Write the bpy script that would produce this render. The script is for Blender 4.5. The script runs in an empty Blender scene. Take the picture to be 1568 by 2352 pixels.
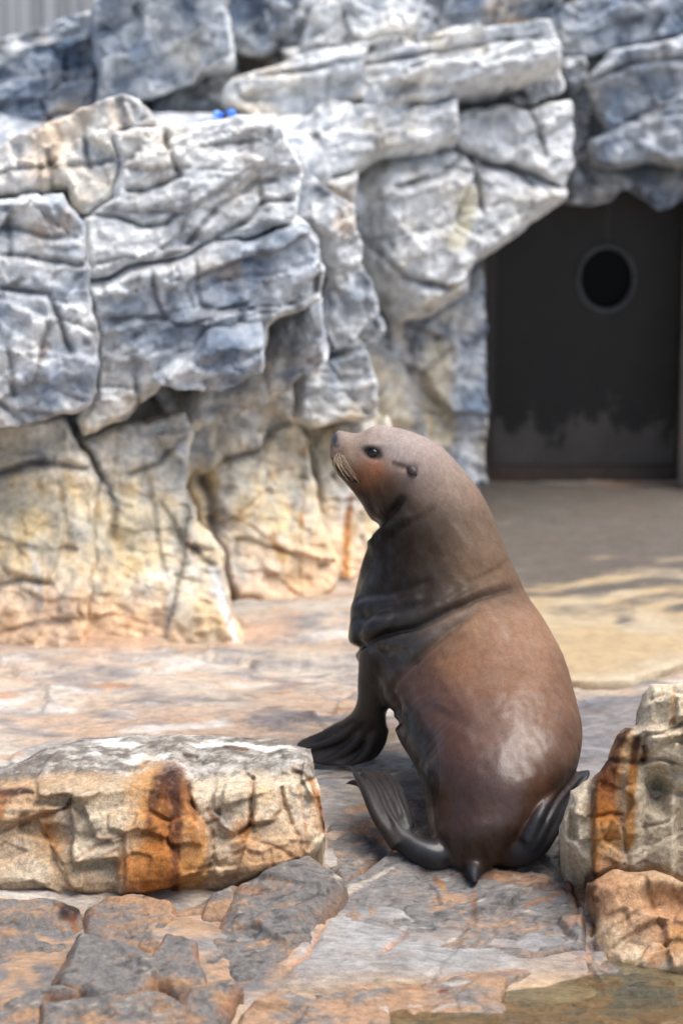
import bpy, math, random
import numpy as np
from mathutils import Vector, Matrix
from mathutils.bvhtree import BVHTree

# ------------------------------------------------------------------ camera, sky, sun, exposure
scene = bpy.context.scene
CAM_H = 2.47
FPX = 85.0 / 36.0 * 2352.0            # focal length in measuring units (photo measured on a 1568 x 2352 grid)
PITCH = math.atan(1145.0 / FPX)
cam_d = bpy.data.cameras.new('camera')
cam = bpy.data.objects.new('camera', cam_d)
scene.collection.objects.link(cam)
scene.camera = cam
cam.location = (0, 0, CAM_H)
cam.rotation_euler = (math.pi / 2 - PITCH, 0, 0)
cam_d.sensor_fit = 'VERTICAL'
cam_d.sensor_height = 36.0
cam_d.lens = 85.0
cam_d.clip_start = 0.1
cam_d.clip_end = 500.0
cam_d.dof.use_dof = True
cam_d.dof.focus_distance = 7.15
cam_d.dof.aperture_fstop = 1.6
cam_d.dof.aperture_blades = 0

SUN_EL, SUN_AZ = math.radians(68), math.radians(108)     # azimuth clockwise from +Y (view direction)
world = bpy.data.worlds.new('World')
scene.world = world
world.use_nodes = True
wn = world.node_tree
wn.nodes.clear()
sky = wn.nodes.new('ShaderNodeTexSky')
sky.sky_type = 'NISHITA'
sky.sun_disc = False
sky.sun_elevation = SUN_EL
sky.sun_rotation = SUN_AZ
sky.air_density = 1.0
sky.dust_density = 2.5
sky.ozone_density = 1.0
bgn = wn.nodes.new('ShaderNodeBackground')
bgn.inputs['Strength'].default_value = 0.10
won = wn.nodes.new('ShaderNodeOutputWorld')
wn.links.new(sky.outputs[0], bgn.inputs[0])
wn.links.new(bgn.outputs[0], won.inputs[0])

sun_d = bpy.data.lights.new('sun', 'SUN')
sun_d.energy = 3.2
sun_d.angle = math.radians(52)
sun_d.color = (1.0, 0.965, 0.91)
sun = bpy.data.objects.new('sun', sun_d)
scene.collection.objects.link(sun)
sdir = Vector((math.sin(SUN_AZ) * math.cos(SUN_EL), math.cos(SUN_AZ) * math.cos(SUN_EL), math.sin(SUN_EL)))
sun.rotation_euler = sdir.to_track_quat('Z', 'Y').to_euler()
sun.location = (2, -4, 9)

scene.view_settings.view_transform = 'Standard'
scene.view_settings.look = 'None'
scene.view_settings.exposure = 0.76
scene.view_settings.gamma = 1.0
scene.view_settings.use_curve_mapping = False
scene.cycles.max_bounces = 6
scene.cycles.diffuse_bounces = 3
scene.cycles.use_adaptive_sampling = True
scene.cycles.adaptive_threshold = 0.03
scene.cycles.use_denoising = True

# ------------------------------------------------------------------ measuring helpers
CT, ST = math.cos(PITCH), math.sin(PITCH)

def rays(px, py):
    px = np.asarray(px, float); py = np.asarray(py, float)
    a = (px - 784.0) / FPX
    b = (1176.0 - py) / FPX
    return np.stack([a, CT + b * ST, -ST + b * CT], -1)

def P(px, py, D):
    r = rays(px, py)
    k = (np.asarray(D, float) / r[..., 1])[..., None]
    return np.array([0, 0, CAM_H]) + r * k

def project(pos):
    q = pos - np.array([0, 0, CAM_H])
    f = q[:, 1] * CT - q[:, 2] * ST
    u = q[:, 1] * ST + q[:, 2] * CT
    return 784.0 + FPX * q[:, 0] / f, 1176.0 - FPX * u / f

def on_z(px, py, z):
    r = rays(px, py)
    k = ((z - CAM_H) / r[..., 2])[..., None]
    return np.array([0, 0, CAM_H]) + r * k

def unit(v):
    v = np.asarray(v, float)
    return v / np.linalg.norm(v)

def sstep(a, b, x):
    t = np.clip((x - a) / (b - a), 0, 1)
    return t * t * (3 - 2 * t)

def lerp(a, b, m):
    m = np.asarray(m)[..., None] if np.ndim(m) == np.ndim(a) - 1 or np.ndim(a) == 1 else m
    return np.asarray(a) * (1 - m) + np.asarray(b) * m

def srgb(r, g, b):
    c = np.array([r, g, b]) / 255.0
    return np.where(c <= 0.04045, c / 12.92, ((c + 0.055) / 1.055) ** 2.4)

# ------------------------------------------------------------------ noise
_rng = np.random.RandomState(7)
_PERM = np.concatenate([_rng.permutation(512)] * 3)
_G = _rng.normal(size=(512, 3)); _G /= np.linalg.norm(_G, axis=1)[:, None]

def _perlin_exact(p, period):
    i = np.floor(p).astype(np.int64)
    f = (p - i).astype(np.float32)
    u = f * f * f * (f * (f * 6 - 15) + 10)
    out = 0
    for dx in (0, 1):
        hx = _PERM[(i[:, 0] + dx) % period]
        wx = u[:, 0] if dx else 1 - u[:, 0]
        for dy in (0, 1):
            hy = _PERM[hx + (i[:, 1] + dy) % period]
            wy = u[:, 1] if dy else 1 - u[:, 1]
            for dz in (0, 1):
                g = _G[_PERM[hy + (i[:, 2] + dz) % period]]
                wz = u[:, 2] if dz else 1 - u[:, 2]
                out = out + wx * wy * wz * (g[:, 0] * (f[:, 0] - dx) + g[:, 1] * (f[:, 1] - dy) + g[:, 2] * (f[:, 2] - dz))
    return (out * 1.6).astype(np.float32)

_TN, _TP = 128, 21                      # lattice volume: 128 samples over 21 noise cells, tiling
_TS = _TN / _TP
_ax = np.arange(_TN) / _TS
_TAB = _perlin_exact(np.stack(np.meshgrid(_ax, _ax, _ax, indexing='ij'), -1).reshape(-1, 3), _TP)

def pnoise(p, seed=0):
    q = (np.asarray(p) + (seed * 5.313 + 2.7)) * _TS
    i = np.floor(q)
    f = (q - i).astype(np.float32)
    i = i.astype(np.int32) & (_TN - 1)
    x0 = i[:, 0] << 14; x1 = ((i[:, 0] + 1) & (_TN - 1)) << 14
    y0 = i[:, 1] << 7; y1 = ((i[:, 1] + 1) & (_TN - 1)) << 7
    z0 = i[:, 2]; z1 = (i[:, 2] + 1) & (_TN - 1)
    fx, fy, fz = f[:, 0], f[:, 1], f[:, 2]
    def lz(b):
        a = _TAB[b + z0]
        return a + (_TAB[b + z1] - a) * fz
    a = lz(x0 + y0); a = a + (lz(x0 + y1) - a) * fy
    b = lz(x1 + y0); b = b + (lz(x1 + y1) - b) * fy
    return a + (b - a) * fx

def fbm(p, oct=4, seed=0, gain=0.5, lac=2.03):
    a, s, t = 1.0, 0, 0
    for k in range(oct):
        s = s + a * pnoise(p * lac ** k, seed + k * 3.7)
        t += a * a
        a *= gain
    return s / math.sqrt(t)

def ridged(p, oct=4, seed=0):
    a, s = 1.0, 0
    for k in range(oct):
        s = s + a * (1 - np.abs(pnoise(p * 2.03 ** k, seed + k * 5.1)) * 2)
        a *= 0.5
    return s / 1.9

def hash2(ix, iy, k):
    h = _PERM[(_PERM[(ix + 37 * k) & 511] + iy + 101 * k) & 511]
    return h / 511.0

def worley(u, v, seed=0):
    iu = np.floor(u).astype(np.int64); iv = np.floor(v).astype(np.int64)
    f1 = np.full(u.shape, 9.0); f2 = f1.copy()
    ox = np.zeros_like(u); oy = np.zeros_like(u)
    cx = np.zeros_like(iu); cy = np.zeros_like(iu)
    for dx in (-1, 0, 1):
        for dy in (-1, 0, 1):
            a = iu + dx; b = iv + dy
            qx = a + 0.1 + 0.8 * hash2(a, b, seed + 1); qy = b + 0.1 + 0.8 * hash2(a, b, seed + 2)
            d = (qx - u) ** 2 + (qy - v) ** 2
            m = d < f1
            f2 = np.where(m, f1, np.minimum(f2, d))
            ox = np.where(m, u - qx, ox); oy = np.where(m, v - qy, oy)
            cx = np.where(m, a, cx); cy = np.where(m, b, cy)
            f1 = np.where(m, d, f1)
    return np.sqrt(f1), np.sqrt(f2), ox, oy, cx, cy

def facets(u, v, seed=0, tilt=1.0):
    f1, f2, ox, oy, cx, cy = worley(u, v, seed)
    h = (hash2(cx, cy, seed + 3) - 0.5) + tilt * ((hash2(cx, cy, seed + 4) - 0.5) * ox + (hash2(cx, cy, seed + 5) - 0.5) * oy)
    return h, f2 - f1, hash2(cx, cy, seed + 6)

def sdf_poly(x, y, poly):
    poly = np.asarray(poly, float)
    d = np.full(x.shape, 1e18)
    inside = np.zeros(x.shape, bool)
    n = len(poly)
    for i in range(n):
        ax, ay = poly[i]; bx, by = poly[(i + 1) % n]
        ex, ey = bx - ax, by - ay
        wx, wy = x - ax, y - ay
        t = np.clip((wx * ex + wy * ey) / (ex * ex + ey * ey + 1e-12), 0, 1)
        d = np.minimum(d, (wx - ex * t) ** 2 + (wy - ey * t) ** 2)
        c = ((ay > y) != (by > y)) & (x < (bx - ax) * (y - ay) / (by - ay + 1e-12) + ax)
        inside ^= c
    d = np.sqrt(d)
    return np.where(inside, d, -d)

def dist_line(x, y, pts):
    d = np.full(x.shape, 1e18); tt = np.zeros(x.shape)
    pts = np.asarray(pts, float)
    n = len(pts) - 1
    for i in range(n):
        ax, ay = pts[i]; bx, by = pts[i + 1]
        ex, ey = bx - ax, by - ay
        wx, wy = x - ax, y - ay
        t = np.clip((wx * ex + wy * ey) / (ex * ex + ey * ey + 1e-12), 0, 1)
        q = (wx - ex * t) ** 2 + (wy - ey * t) ** 2
        m = q < d
        d = np.where(m, q, d); tt = np.where(m, (i + t) / n, tt)
    return np.sqrt(d), tt

# ------------------------------------------------------------------ mesh helpers
def link(o, parent=None):
    scene.collection.objects.link(o)
    if parent is not None:
        o.parent = parent
        o.matrix_parent_inverse = Matrix.Translation(-Vector(parent.location))
    return o

def tag(o, label=None, cat=None, group=None, kind=None):
    if label: o['label'] = label
    if cat: o['category'] = cat
    if group: o['group'] = group
    if kind: o['kind'] = kind
    return o

def mesh_np(name, verts, faces, mat, parent=None, cols=None, extra=None, smooth=True):
    """verts (N,3); faces: list of (M,k) index arrays"""
    me = bpy.data.meshes.new(name)
    verts = np.ascontiguousarray(verts, np.float32)
    me.vertices.add(len(verts))
    me.vertices.foreach_set('co', verts.ravel())
    if not isinstance(faces, (list, tuple)):
        faces = [faces]
    faces = [np.asarray(f, np.int32) for f in faces if len(f)]
    loops = np.concatenate([f.ravel() for f in faces])
    counts = np.concatenate([np.full(len(f), f.shape[1], np.int32) for f in faces])
    starts = np.concatenate([[0], np.cumsum(counts)[:-1]]).astype(np.int32)
    me.loops.add(len(loops))
    me.loops.foreach_set('vertex_index', loops)
    me.polygons.add(len(counts))
    me.polygons.foreach_set('loop_start', starts)
    me.polygons.foreach_set('use_smooth', np.full(len(counts), smooth))
    me.update(calc_edges=True)
    if cols is not None:
        a = me.attributes.new('Col', 'FLOAT_COLOR', 'POINT')
        c = np.ones((len(verts), 4), np.float32); c[:, :3] = np.clip(cols, 0.002, 0.9)
        a.data.foreach_set('color', c.ravel())
    for k, v in (extra or {}).items():
        a = me.attributes.new(k, 'FLOAT', 'POINT')
        a.data.foreach_set('value', np.ascontiguousarray(v, np.float32))
    me.materials.append(mat)
    o = bpy.data.objects.new(name, me)
    return link(o, parent)

def empty(name, loc):
    o = bpy.data.objects.new(name, None)
    o.empty_display_size = 0.1
    o.location = loc
    return link(o)

# ------------------------------------------------------------------ materials
def new_mat(name):
    m = bpy.data.materials.new(name)
    m.use_nodes = True
    nt = m.node_tree
    b = nt.nodes['Principled BSDF']
    return m, nt, b

def N(nt, t, **kw):
    n = nt.nodes.new(t)
    for k, v in kw.items():
        if k in n.inputs: n.inputs[k].default_value = v
        else: setattr(n, k, v)
    return n

def noise_node(nt, vec, scale, detail=4, rough=0.6, dist=0.0):
    n = nt.nodes.new('ShaderNodeTexNoise')
    n.inputs['Scale'].default_value = scale
    n.inputs['Detail'].default_value = detail
    n.inputs['Roughness'].default_value = rough
    n.inputs['Distortion'].default_value = dist
    nt.links.new(vec, n.inputs['Vector'])
    return n.outputs['Fac']

def ramp(nt, fac, lo, hi, a=0.0, b=1.0):
    r = nt.nodes.new('ShaderNodeMapRange')
    r.inputs['From Min'].default_value = lo; r.inputs['From Max'].default_value = hi
    r.inputs['To Min'].default_value = a; r.inputs['To Max'].default_value = b
    nt.links.new(fac, r.inputs['Value'])
    return r.outputs['Result']

def mul_col(nt, col, fac):
    m = nt.nodes.new('ShaderNodeMix'); m.data_type = 'RGBA'; m.blend_type = 'MULTIPLY'
    m.inputs['Factor'].default_value = 1.0
    c = nt.nodes.new('ShaderNodeCombineColor')
    for k in range(3): nt.links.new(fac, c.inputs[k])
    nt.links.new(col, m.inputs[6]); nt.links.new(c.outputs[0], m.inputs[7])
    return m.outputs[2]

def mix_col(nt, a, b, fac):
    m = nt.nodes.new('ShaderNodeMix'); m.data_type = 'RGBA'
    nt.links.new(fac, m.inputs['Factor'])
    for s, i in ((a, 6), (b, 7)):
        if isinstance(s, tuple): m.inputs[i].default_value = (*s, 1)
        else: nt.links.new(s, m.inputs[i])
    return m.outputs[2]

def rock_material(name, grain=60.0, bump=0.35, rough=(0.75, 0.95), wetscale=None, stretch=(1, 1, 1), speck=0.35, spec=0.3, fine=True):
    m, nt, b = new_mat(name)
    at = nt.nodes.new('ShaderNodeAttribute'); at.attribute_name = 'Col'
    tc = nt.nodes.new('ShaderNodeTexCoord')
    mp = nt.nodes.new('ShaderNodeMapping'); mp.inputs['Scale'].default_value = stretch
    nt.links.new(tc.outputs['Object'], mp.inputs['Vector'])
    v = mp.outputs['Vector']
    n1 = noise_node(nt, v, grain, 3, 0.7)
    n2 = noise_node(nt, v, grain * 4.3, 2, 0.7)
    n3 = noise_node(nt, v, grain * 0.28, 3, 0.65, 0.6)
    c = mul_col(nt, at.outputs['Color'], ramp(nt, n1, 0.28, 0.72, 1 - speck, 1 + speck))
    if fine:
        c = mul_col(nt, c, ramp(nt, n2, 0.3, 0.7, 1 - speck * 0.6, 1 + speck * 0.6))
    c = mul_col(nt, c, ramp(nt, n3, 0.3, 0.7, 0.86, 1.14))
    nt.links.new(c, b.inputs['Base Color'])
    if wetscale:
        w = noise_node(nt, v, wetscale, 4, 0.6)
        nt.links.new(ramp(nt, w, 0.42, 0.6, rough[0], rough[1]), b.inputs['Roughness'])
    else:
        nt.links.new(ramp(nt, n1, 0.3, 0.7, rough[0], rough[1]), b.inputs['Roughness'])
    b.inputs['Specular IOR Level'].default_value = spec
    if not fine:
        return m
    ad = nt.nodes.new('ShaderNodeMath'); ad.operation = 'ADD'
    nt.links.new(n1, ad.inputs[0])
    mm = nt.nodes.new('ShaderNodeMath'); mm.operation = 'MULTIPLY_ADD'
    nt.links.new(n3, mm.inputs[0]); mm.inputs[1].default_value = 1.8
    nt.links.new(ad.outputs[0], mm.inputs[2])
    nt.links.new(n2, ad.inputs[1])
    bp = nt.nodes.new('ShaderNodeBump')
    bp.inputs['Strength'].default_value = bump
    bp.inputs['Distance'].default_value = 0.6 / grain
    nt.links.new(mm.outputs[0], bp.inputs['Height'])
    nt.links.new(bp.outputs[0], b.inputs['Normal'])
    return m

M_CLIFF = rock_material('cliff_rock', grain=28, speck=0.30, fine=False)
M_FRONT = rock_material('foreground_rock', grain=70, bump=0.55, speck=0.38, rough=(0.6, 0.9))
M_FLOOR = rock_material('damp_floor_rock', grain=60, bump=0.45, speck=0.34, wetscale=2.2, rough=(0.32, 0.75), stretch=(0.45, 1.3, 1.3), spec=0.45)
M_SHELF = rock_material('damp_shelf_rock', grain=75, bump=0.5, speck=0.40, wetscale=3.0, rough=(0.28, 0.7), stretch=(0.5, 1.2, 1.2), spec=0.5)
M_APRON = rock_material('apron_concrete', grain=45, bump=0.15, speck=0.12, rough=(0.45, 0.7), spec=0.4)

# ------------------------------------------------------------------ floor height
def ground_z(x, y):
    w = np.interp(x, [-1.6, -0.6, 0.0, 0.4, 0.9, 2.2], [5.45, 5.62, 5.93, 6.08, 6.26, 6.30])
    q = y - w
    z = np.interp(q, [-2.5, -0.3, 0, 0.3, 0.55, 0.75, 1.5, 3, 12], [-0.9, -0.25, -0.13, -0.045, -0.015, 0, 0.08, 0.1, 0.1])
    return z
WATER_Z = -0.13

# ------------------------------------------------------------------ colour recipes
CLIFF_STAINS_HOLE = [([(806, 1140), (800, 1180), (796, 1240), (795, 1320)], 12, 8, (0.16, 0.05, 0.012), (0.42, 0.17, 0.03), 0.95, 7), ([(690, 1188), (695, 1200)], 8, 6, (0.42, 0.17, 0.03), (0.42, 0.17, 0.03), 0.8, 4),
    ([(625, 1235), (650, 1280)], 12, 16, (0.30, 0.11, 0.02), (0.50, 0.30, 0.10), 0.85, 7), ([(300, 1470), (296, 1500), (270, 1500)], 8, 7, (0.10, 0.02, 0.01), (0.25, 0.08, 0.015), 0.95, 5),
    ([(432, 1250), (445, 1275)], 7, 5, (0.16, 0.05, 0.015), (0.10, 0.03, 0.01), 0.9, 4), ([(525, 1415), (520, 1440)], 7, 5, (0.35, 0.13, 0.02), (0.25, 0.1, 0.02), 0.8, 4), ([(508, 1355), (517, 1378)], 8, 6, (0.02, 0.02, 0.03), (0.02, 0.02, 0.03), 0.9, 3),  # last entry paints a small hole's inner shade in near-black
    ([(215, 1030), (245, 1110), (270, 1160)], 9, 6, (0.62, 0.64, 0.66), (0.62, 0.64, 0.66), 0.8, 6), ([(490, 1310), (515, 1400), (540, 1470)], 12, 12, (0.66, 0.66, 0.66), (0.60, 0.60, 0.60), 0.75, 6), ([(70, 1250), (85, 1310), (95, 1400)], 8, 10, (0.55, 0.55, 0.55), (0.52, 0.52, 0.50), 0.6, 6),
    ([(985, 960), (990, 1010)], 9, 6, (0.45, 0.22, 0.04), (0.50, 0.33, 0.12), 0.8, 5), ([(170, 260), (100, 360)], 50, 60, (0.66, 0.48, 0.30), (0.66, 0.48, 0.30), 0.5, 20), ([(1080, 450), (1050, 560)], 30, 26, (0.60, 0.53, 0.33), (0.60, 0.53, 0.33), 0.6, 12),
    ([(110, 790), (90, 830)], 12, 8, (0.22, 0.13, 0.12), (0.25, 0.17, 0.15), 0.7, 6), ([(1010, 800), (1000, 900), (1010, 1000)], 40, 45, (0.52, 0.45, 0.31), (0.55, 0.46, 0.30), 0.7, 16)]

def col_cliff(pos, crack, seed=0, px=None, py=None, warm=0.0, ochre=0.0, dark=0.0, light=0.0, streak=0.6, base=True, **_):
    n1 = fbm(pos * 1.3, 3, 11)
    n2 = fbm(pos * 3.6, 4, 23)
    n3 = fbm(pos * 11.0, 4, 31, 0.6)
    n4 = fbm(pos * np.array([13, 13, 1.3]), 4, 47)
    n6 = fbm(pos * 6.5, 4, 53, 0.62)
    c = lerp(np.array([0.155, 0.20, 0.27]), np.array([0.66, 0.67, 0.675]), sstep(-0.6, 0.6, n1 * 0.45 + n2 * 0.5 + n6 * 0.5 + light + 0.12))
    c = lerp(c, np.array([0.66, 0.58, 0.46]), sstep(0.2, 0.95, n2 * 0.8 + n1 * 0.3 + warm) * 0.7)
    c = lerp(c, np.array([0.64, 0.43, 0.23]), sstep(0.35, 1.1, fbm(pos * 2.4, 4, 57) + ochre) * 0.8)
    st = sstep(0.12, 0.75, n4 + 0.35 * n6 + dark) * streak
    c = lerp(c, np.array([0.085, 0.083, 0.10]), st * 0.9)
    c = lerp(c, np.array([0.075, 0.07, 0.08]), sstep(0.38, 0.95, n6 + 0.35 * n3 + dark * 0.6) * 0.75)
    if base:
        zb = pos[:, 2] + 0.22 * n2 + 0.12 * n4
        bm = sstep(1.15, 0.55, zb) * np.clip(0.75 + 0.5 * fbm(pos * np.array([3, 3, 1.2]), 4, 83), 0, 1) * np.clip(1 - 0.8 * st, 0, 1) * np.clip(1.15 - 0.7 * sstep(0.0, 0.7, fbm(pos * np.array([5, 5, 0.7]), 3, 97)), 0, 1)
        c = lerp(c, lerp(np.array([0.66, 0.56, 0.38]), np.array([0.74, 0.53, 0.25]), sstep(-0.3, 0.5, n6)), bm * 0.9)
        c = lerp(c, np.array([0.68, 0.40, 0.22]), sstep(0.42, 0.05, zb) * 0.65)
    n7 = ridged(pos * np.array([4.5, 4.5, 6.5]), 4, 71)
    c = lerp(c, np.array([0.07, 0.065, 0.075]), sstep(0.86, 0.97, n7) * 0.6)
    c = c * (1 + 0.34 * n3)[:, None]
    if px is not None:
        for stn in CLIFF_STAINS_HOLE:
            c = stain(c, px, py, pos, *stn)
    c = lerp(c, np.array([0.05, 0.045, 0.05]), np.clip(crack, 0, 1) * 0.88)
    return c

def stain(cols, px, py, pos, pts, w0, w1, ca, cb, amt, nz=6.0):
    q = np.asarray(pts, float); g = 2.2 * max(w0, w1) + 3 * nz
    sel = np.where((px > q[:, 0].min() - g) & (px < q[:, 0].max() + g) & (py > q[:, 1].min() - g) & (py < q[:, 1].max() + g))[0]
    if not len(sel):
        return cols
    p = pos[sel]
    x = px[sel] + nz * fbm(p * np.array([38, 38, 9]), 3, 12); y = py[sel] + nz * fbm(p * 18, 2, 13)
    d, t = dist_line(x, y, pts)
    w = w0 + (w1 - w0) * t
    m = sstep(1.25, 0.35, d / w) * amt * np.clip(0.95 + 0.5 * fbm(p * np.array([60, 60, 10]), 3, 14), 0, 1)
    cc = lerp(np.broadcast_to(np.array(ca), p.shape), np.array(cb), t)
    cols = cols.copy()
    cols[sel] = lerp(cols[sel], cc, m)
    return cols

def col_floor(pos, px, py, crack, seed=0, **_):
    e = pos * np.array([1.1, 3.2, 3.2])
    n1 = fbm(e * 0.9, 4, 3)
    n2 = fbm(e * 2.6, 5, 14, 0.6)
    n3 = fbm(pos * np.array([9, 30, 30]), 4, 25, 0.65)
    n5 = fbm(pos * np.array([2.0, 2.6, 2.6]), 4, 61)
    n6 = fbm(pos * np.array([5, 15, 15]), 5, 45, 0.68)
    c = lerp(np.array([0.45, 0.325, 0.235]), np.array([0.50, 0.445, 0.38]), sstep(-0.5, 0.5, n1 + 0.4 * n6))
    c = lerp(c, np.array([0.165, 0.17, 0.19]), sstep(-0.05, 0.5, n2 * 0.7 + 0.3 * n5 + 0.3 * n6 + 0.08) * 0.85)
    c = lerp(c, np.array([0.62, 0.585, 0.54]), sstep(0.2, 0.65, fbm(e * 2.1, 4, 77) + 0.25 * n6) * 0.85)
    c = lerp(c, np.array([0.44, 0.20, 0.075]), sstep(0.42, 0.85, fbm(e * 3.1, 4, 91)) * 0.7)
    c = lerp(c, np.array([0.06, 0.06, 0.065]), sstep(0.3, 0.9, n3 + 0.4 * n5) * 0.5)
    return c * 0.84

# ------------------------------------------------------------------ relief block: one rock with a real front, sides and back
BLOCK_N = [0]

def block(parent, poly, D, n=(0.1, -1, 0.1), H=0.12, R=0.12, thick=0.5, res=0.0085, strata=(0.03, 0.17, 12), facet=(0.05, 0.30, 0.16),
          rough=0.02, cracks=(), hfun=None, colfun=None, col=None, mat=None, name='rock_block', warp=0.03, z=None, seed=None, back=None, fcrack=0.7):
    BLOCK_N[0] += 1
    seed = BLOCK_N[0] if seed is None else seed
    if mat is None:
        H, R, rough = (H * 0.6, R * 0.30, rough * 0.9) if R < 0.2 else (H, R * 0.7, rough * 0.9)
    poly = np.asarray(poly, float)
    cx, cy = poly.mean(0)
    if mat is None:
        if hfun is not None:
            poly[:, 1] += np.where(poly[:, 1] > 1280, 60.0, 0.0)
        dc = poly - [cx, cy]; poly = poly + dc / np.linalg.norm(dc, axis=1)[:, None] * 5.0
        facet = (facet[0] * 1.15, facet[1] * 1.45, facet[2] * 1.45)
    O = P(cx, cy, D) if z is None else on_z(cx, cy, z)
    nv = unit(n)
    es = np.cross([0, 0, 1], nv)
    es = unit(es) if np.linalg.norm(es) > 0.05 else np.array([1.0, 0, 0])
    et = np.cross(nv, es)
    C0 = np.array([0, 0, CAM_H])
    def plane(pts):
        pts = np.asarray(pts, float)
        r = rays(pts[:, 0], pts[:, 1])
        k = ((O - C0) @ nv) / (r @ nv)
        q = C0 + r * k[:, None] - O
        return np.stack([q @ es, q @ et], -1)
    pp = plane(poly)
    lo = pp.min(0) - 3 * res - warp; hi = pp.max(0) + 3 * res + warp
    ns, nt_ = int((hi[0] - lo[0]) / res) + 2, int((hi[1] - lo[1]) / res) + 2
    S, T = np.meshgrid(lo[0] + np.arange(ns) * res, lo[1] + np.arange(nt_) * res)   # rows = t
    s, t = S.ravel(), T.ravel()
    base3 = O + s[:, None] * es + t[:, None] * et
    bpx, bpy_ = project(base3)
    wq = np.stack([bpx / 105.0, bpy_ / 105.0, bpx * 0], -1)          # neighbours share the wander of their common joint
    wx = warp * fbm(wq, 4, 0.3); wy = warp * fbm(wq, 4, 9.3)
    d = sdf_poly(s + wx, t + wy, pp)
    # relief: a broken chamfer along the edge, then the face
    Rv = R * (0.55 + 0.5 * np.clip(fbm(base3 * 3.0, 2, seed + 1.5) + 0.3, 0, 1.4))
    k = np.clip(d / Rv, 0, 1)
    prof = 0.55 * np.sqrt(np.clip(1 - (1 - k) ** 2, 0, 1)) + 0.45 * np.clip(k * 1.15, 0, 1)
    h = H * prof
    ang = math.radians(strata[2])
    a = s * math.cos(ang) + t * math.sin(ang)
    b = -s * math.sin(ang) + t * math.cos(ang)
    lw = fbm(base3 * 1.6, 3, seed + 2) * 0.07
    edge = sstep(0.0, R * 0.8, d)
    crack = np.zeros_like(s)
    if strata[0] > 0:
        lay = (b + lw) / strata[1] + seed * 0.37
        li = np.floor(lay).astype(np.int64); lf = lay - li
        pro = hash2(li, li * 0 + seed, 1)
        pro2 = hash2(li + 1, li * 0 + seed, 1)
        # each bed stands proud by its own amount and is undercut towards its foot
        st = strata[0] * ((pro - 0.5) * 1.6 + 0.55 * (lf - 0.5) * (0.4 + pro)) 
        on = sstep(-0.3, 0.35, fbm(np.stack([a * 1.7, li * 3.1 + seed, a * 0], -1), 2, seed + 5) + 0.15)
        h = h + st * edge * (0.35 + 0.65 * on)
        crack = np.maximum(crack, sstep(0.10, 0.0, np.minimum(lf, 1 - lf) * (1 + 0.4 * lw)) * 0.6 * on * sstep(0.25, 0.7, np.abs(pro - pro2)))
    if facet[0] > 0:
        fu = (a + 0.022 * fbm(base3 * 5, 3, seed + 4)) / facet[1]; fv = (b + 0.018 * fbm(base3 * 5, 3, seed + 6)) / facet[2]
        f1, e1, r1 = facets(fu, fv, seed, 1.3)
        f2, e2, r2 = facets(fu * 2.3 + 5, fv * 2.1 + 3, seed + 11, 1.3)
        f3 = facets(fu * 5.1 + 2, fv * 4.4 + 7, seed + 23, 1.6)[0] if mat is None else 0
        h = h + facet[0] * (1.3 * f1 + 0.55 * f2 + 0.34 * f3) * edge
        crack = np.maximum(crack, sstep(0.07, 0.0, e1) * sstep(0.45, 0.7, r1) * 0.8 * fcrack)
        h = h - facet[0] * 0.6 * fcrack * sstep(0.06, 0, e1) * sstep(0.45, 0.7, r1) * edge
    if rough > 0:
        h = h + rough * (ridged(base3 * 3.5, 5, seed + 7) - 0.5) * edge + rough * 0.35 * fbm(base3 * 22, 3, seed + 8)
    for line in cracks:
        pts, w, dep = line[:3]
        if hfun is not None and mat is None:
            dep = dep * 0.55
        if mat is None:
            w, dep = w * 0.72, dep * 0.95
        w = max(w, res * 1.1) * (0.7 + 0.6 * np.clip(0.5 + fbm(base3 * 5, 2, seed + 31), 0, 1.2))
        q = plane(pts)
        cd, _ = dist_line(s + 0.25 * wx + 0.006 * fbm(base3 * 30, 2, seed), t + 0.25 * wy, q)
        h = h - dep * np.exp(-(cd / w) ** 2)
        if len(line) < 4:
            crack = np.maximum(crack, np.exp(-(cd / (w * 0.8)) ** 2) * 0.9)
    if hfun is not None:
        h = h + hfun(base3, d, bpx, bpy_)
    if True:
        g = np.pad(h.reshape(nt_, ns), 1, mode='edge')
        g = (g[:-2] + 4 * g[1:-1] + g[2:]) / 6; g = (g[:, :-2] + 4 * g[:, 1:-1] + g[:, 2:]) / 6
        h = g.ravel()
        g = np.pad(crack.reshape(nt_, ns), 1, mode='edge')
        g = (g[:-2] + 2 * g[1:-1] + g[2:]) / 4; g = (g[:, :-2] + 2 * g[:, 1:-1] + g[:, 2:]) / 4
        crack = g.ravel()
    # trim to the outline
    d2 = d.reshape(nt_, ns)
    gy, gx = np.gradient(d2, res)
    gl = np.sqrt(gx ** 2 + gy ** 2) + 1e-6
    keep_q = (d2[:-1, :-1] > 0) | (d2[1:, :-1] > 0) | (d2[:-1, 1:] > 0) | (d2[1:, 1:] > 0)
    mv = np.clip(-d2, 0, 1.6 * res)
    s2 = (S + gx / gl * mv).ravel(); t2 = (T + gy / gl * mv).ravel()
    pos = O + s2[:, None] * es + t2[:, None] * et + h[:, None] * nv
    idx = np.arange(ns * nt_).reshape(nt_, ns)
    quads = np.stack([idx[:-1, :-1], idx[:-1, 1:], idx[1:, 1:], idx[1:, :-1]], -1)[keep_q]
    used = np.zeros(ns * nt_, bool); used[quads.ravel()] = True
    remap = np.cumsum(used) - 1
    quads = remap[quads]
    pos = pos[used]; crack = crack[used]; d_u = d[used]
    # rim -> sides -> back
    e = np.concatenate([quads[:, [0, 1]], quads[:, [1, 2]], quads[:, [2, 3]], quads[:, [3, 0]]])
    key = np.sort(e, 1); key = key[:, 0].astype(np.int64) * (len(pos) + 1) + key[:, 1]
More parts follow.
